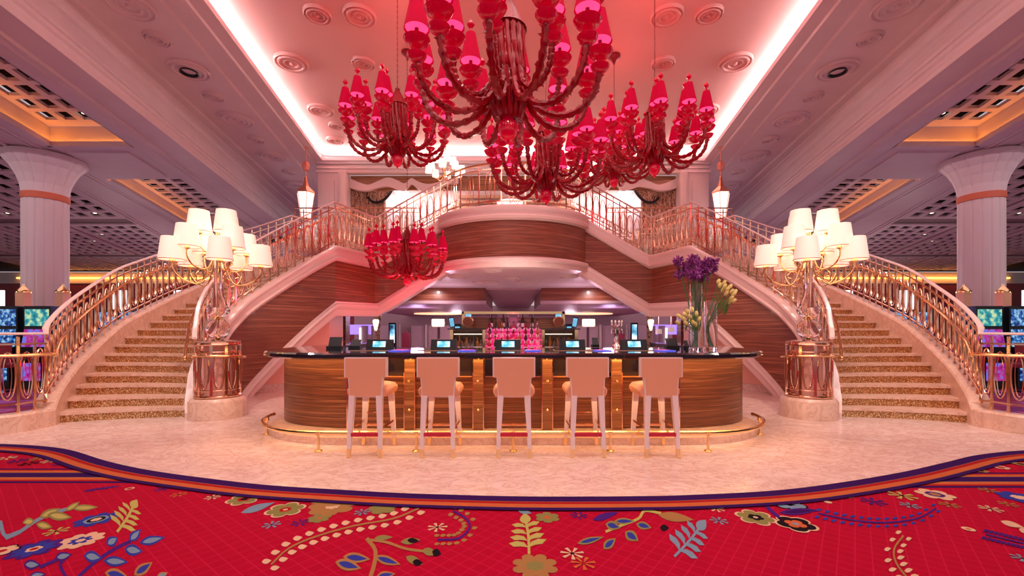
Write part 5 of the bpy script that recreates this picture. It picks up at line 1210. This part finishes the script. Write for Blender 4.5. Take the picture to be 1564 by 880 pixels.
# ------------------------------------------------------------------ casino floor to the sides
for s, side in ((1, 'left'), (-1, 'right')):
    cx, cy = s*-14.06, 13.15
    t = thing('column', 'fat ivory fluted column with an orange band on the %s' % side, 'column', (cx, cy, 0))
    g = MB(); n = 96
    P = []
    def ring(r, z, fl): return [((r-(fl*(abs(math.sin(8*a)) < .13)))*math.cos(a), (r-(fl*(abs(math.sin(8*a)) < .13)))*math.sin(a), z) for a in [2*PI*i/n for i in range(n)]]
    R0 = [(.58, 0, 0), (.58, .3, 0), (.51, .32, .018), (.51, 5.25, .018)]; vs = []
    for r, z, f_ in R0: vs += ring(r, z, f_)
    g.add(vs, [(j*n+i, j*n+(i+1) % n, (j+1)*n+(i+1) % n, (j+1)*n+i) for j in range(3) for i in range(n)]); obj('shaft', g, white, t)
    obj('orange_band', MB().lathe([(.515, 5.25), (.53, 5.26), (.53, 5.44), (.515, 5.45)], (0, 0, 0), 48), mat('orange_band_'+side, (.65, .16, .08), .3), t, smooth=True)
    g = MB(); vs = []; R1 = [(.51, 5.45, .0), (.54, 5.7, .02), (.62, 5.95, .02), (.74, 6.2, .03), (.88, 6.38, .03), (.94, 6.44, 0), (.94, 6.54, 0), (.84, 6.6, 0)]
    for r, z, f_ in R1: vs += ring(r, z, f_)
    g.add(vs, [(j*n+i, j*n+(i+1) % n, (j+1)*n+(i+1) % n, (j+1)*n+i) for j in range(len(R1)-1) for i in range(n)]); obj('capital', g, white, t)
    for px, nm in ((36, 'outer'), (96, 'inner')):
        D = 12.0; X = s*(px-784)/F*D; b = thing('copper_post', 'square copper post with a domed cap on the %s side of the %s column' % (nm, side), 'post', (X, D, 0))
        obj('post_body', MB().box(-.11, .11, -.11, .11, 0, 2.42), copper, b); obj('dome_cap', MB().lathe([(.16, 2.42), (.16, 2.46), (.13, 2.5), (.07, 2.57), (.02, 2.62), (.02, 2.66)], (0, 0, 0), 12), gold, b, smooth=True)
    # far wall
    f = MB(); f.box(*sorted((s*-60, s*-9)), 40, 40.3, 0, 5.6); struct('wall_%s' % side, f, redwall)
    f = MB(); f.box(*sorted((s*-60, s*-9)), 39.9, 40.3, 5.6, 6.62); struct('trim_%d' % (8 if s > 0 else 9), f, white)
    f = MB()
    for i in range(6):
        x = -14-i*4.2; f.box(*sorted((s*x, s*(x-1.0))), 30, 30.1, 2.2, 4.0)
    for i in range(6):
        x = -14-i*4.2; wmb = MB().box(*sorted((s*x, s*(x-.9))), 30, 30.12, 2.3, 4.1); o = obj('lit_window', wmb, lightpanel); tag(o, 'bright white lit window beyond the %s staircase, number %d outward from the stair' % (side, i+1), 'window', 'lit windows %s' % side); o['label'] = 'bright white lit window in the gaming hall beyond the %s staircase' % side
    f = MB()
    for i in range(12):
        x = -10.5-i*2.1; f.lathe([(.20, 0), (.20, 4.8)], (s*x, 33, 0), 10)
    # slot machines
    protoS = {}
    def slot(x, y, kind, lab, rz=0):
        m1 = (scr_blue, scr_mag, scr_teal)[kind]
        t = thing('slot_machine', lab, 'slot machine', (x, y, 0), rz, group='slot machines')
        obj('cabinet', MB().box(-.32, .32, -.05, .45, 0, 1.0).box(-.32, .32, .12, .42, 1.0, 1.98), blackmat, t)
        obj('button_deck', MB().hexa([(-.32, -.32, .72), (.32, -.32, .72), (.32, 0, .78), (-.32, 0, .78)], [(-.32, -.32, .78), (.32, -.32, .78), (.32, 0, .9), (-.32, 0, .9)]), chrome, t)
        obj('main_screen', MB().hexa([(-.28, 0.02, 1.0), (.28, 0.02, 1.0), (.28, .1, 1.0), (-.28, .1, 1.0)], [(-.28, .09, 1.42), (.28, .09, 1.42), (.28, .12, 1.42), (-.28, .12, 1.42)]), m1, t)
        obj('top_screen', MB().box(-.28, .28, .10, .13, 1.5, 1.9), (scr_mag, scr_teal, scr_blue)[kind] if kind else scr_blue, t)
        obj('lower_panel', MB().box(-.26, .26, -.06, -.04, .2, .62), m1, t)
        return t
    pos = [(-12.25, 10.4, 0, 'left one of the front pair'), (-11.45, 10.4, 1, 'right one of the front pair'), (-11.5, 12.2, 0, 'first in the middle row'), (-10.8, 12.2, 2, 'second in the middle row'), (-10.1, 12.2, 0, 'third in the middle row'), (-9.4, 12.2, 1, 'fourth in the middle row'),
           (-15.5, 17, 0, 'in the rear row, outermost'), (-14.6, 17, 2, 'in the rear row, second inward'), (-13.7, 17, 0, 'in the rear row, third inward'), (-12.8, 17, 1, 'in the rear row, fourth inward'), (-11.9, 17, 0, 'in the rear row, fifth inward'), (-11.0, 17, 2, 'in the rear row, nearest the stair')]
    for x, y, kd, nm in pos:
        if side == 'right': nm = nm.replace('left one', 'RR').replace('right one', 'left one').replace('RR', 'right one')
        slot(s*x, y, kd, '%s slot machine %s of the %s stairs, %s' % (('blue', 'magenta', 'teal')[kd], side, side, nm))
    # stools at the machines
    for j, x in enumerate((-12.25, -11.45)):
        g = thing('casino_chair', 'dark red padded chair at the %s of the front pair of slot machines %s' % ('outer one' if j == 0 else 'inner one', side), 'chair', (s*x, 9.75, 0))
        obj('seat', MB().lathe([(.22, .56), (.25, .60), (.25, .64), (.2, .67)], (0, 0, 0), 18), redwall, g, smooth=True)
        bk_ = MB(); n = 8; vs = []
        for i in range(n+1): a = PI+PI*i/n; vs += [(.26*math.cos(a), .26*math.sin(a)*.8, .68), (.28*math.cos(a), .28*math.sin(a)*.8, 1.12-.0*abs(i-4)), (.22*math.cos(a), .22*math.sin(a)*.8, .68), (.24*math.cos(a), .24*math.sin(a)*.8, 1.12)]
        bk_.add(vs, [(4*i, 4*i+1, 4*i+5, 4*i+4) for i in range(n)]+[(4*i+2, 4*i+6, 4*i+7, 4*i+3) for i in range(n)]+[(4*i+1, 4*i+3, 4*i+7, 4*i+5) for i in range(n)]); obj('backrest', bk_, redwall, g, smooth=True)
        obj('pedestal', MB().lathe([(.24, 0), (.24, .02), (.04, .05), (.035, .56)], (0, 0, 0), 16), chrome, g, smooth=True)
    light('slot_glow_'+side, 'POINT', (s*-11, 11.3, 1.9), 30, (.55, .35, 1), radius=.3)
    light('casino_light_'+side, 'AREA', (s*-15, 10, 6.4), 260, (1, .68, .72), size=6, sy=14)
    for xx, yy in ((-13, 18), (-20, 22), (-26, 32), (-15, 30), (-17.5, 10)): light('casino_fill_'+side, 'POINT', (s*xx, yy, 3.2), 75, (1, .84, .80), radius=.4)  # no fittings here: point fills added to lift the casino ceiling
    light('casino_far_'+side, 'AREA', (s*-20, 28, 6.3), 500, (1, .68, .72), size=12, sy=12)

# ------------------------------------------------------------------ room lighting
o = light('lobby_fill', 'AREA', (0, 2.5, 8.2), 470, (1, .83, .80), size=10, sy=9)  # unseen area fill added above the frame
for s in (-1, 1):
    for y in (3, 8.5, 13): 
        d = light('downlight', 'SPOT', (s*7.0, y, 7.85), 420, (1, .86, .82), radius=.12, spot=math.radians(85), blend=.7)
        aim(d, (s*5.6, y+.8, 0))
    d = light('stair_spot', 'SPOT', (s*3.2, 3.0, 7.6), 900, (1, .78, .62), radius=.1, spot=math.radians(42), blend=.6); aim(d, (s*-6.2 if False else s*6.3, 8.2, .8))
    light('upper_room', 'AREA', (s*4.2, 18.4, 7.6), 120, (1, .80, .76), size=3, sy=1.2)
d = light('balcony_wash', 'SPOT', (0, 6.5, 8.1), 420, (1, .80, .80), radius=.3, spot=math.radians(80), blend=.8); aim(d, (0, 12, 4.0))
d = light('bar_wash', 'SPOT', (0, 1.5, 8.0), 430, (1, .80, .70), radius=.2, spot=math.radians(60), blend=.7); aim(d, (0, 5.3, .5))
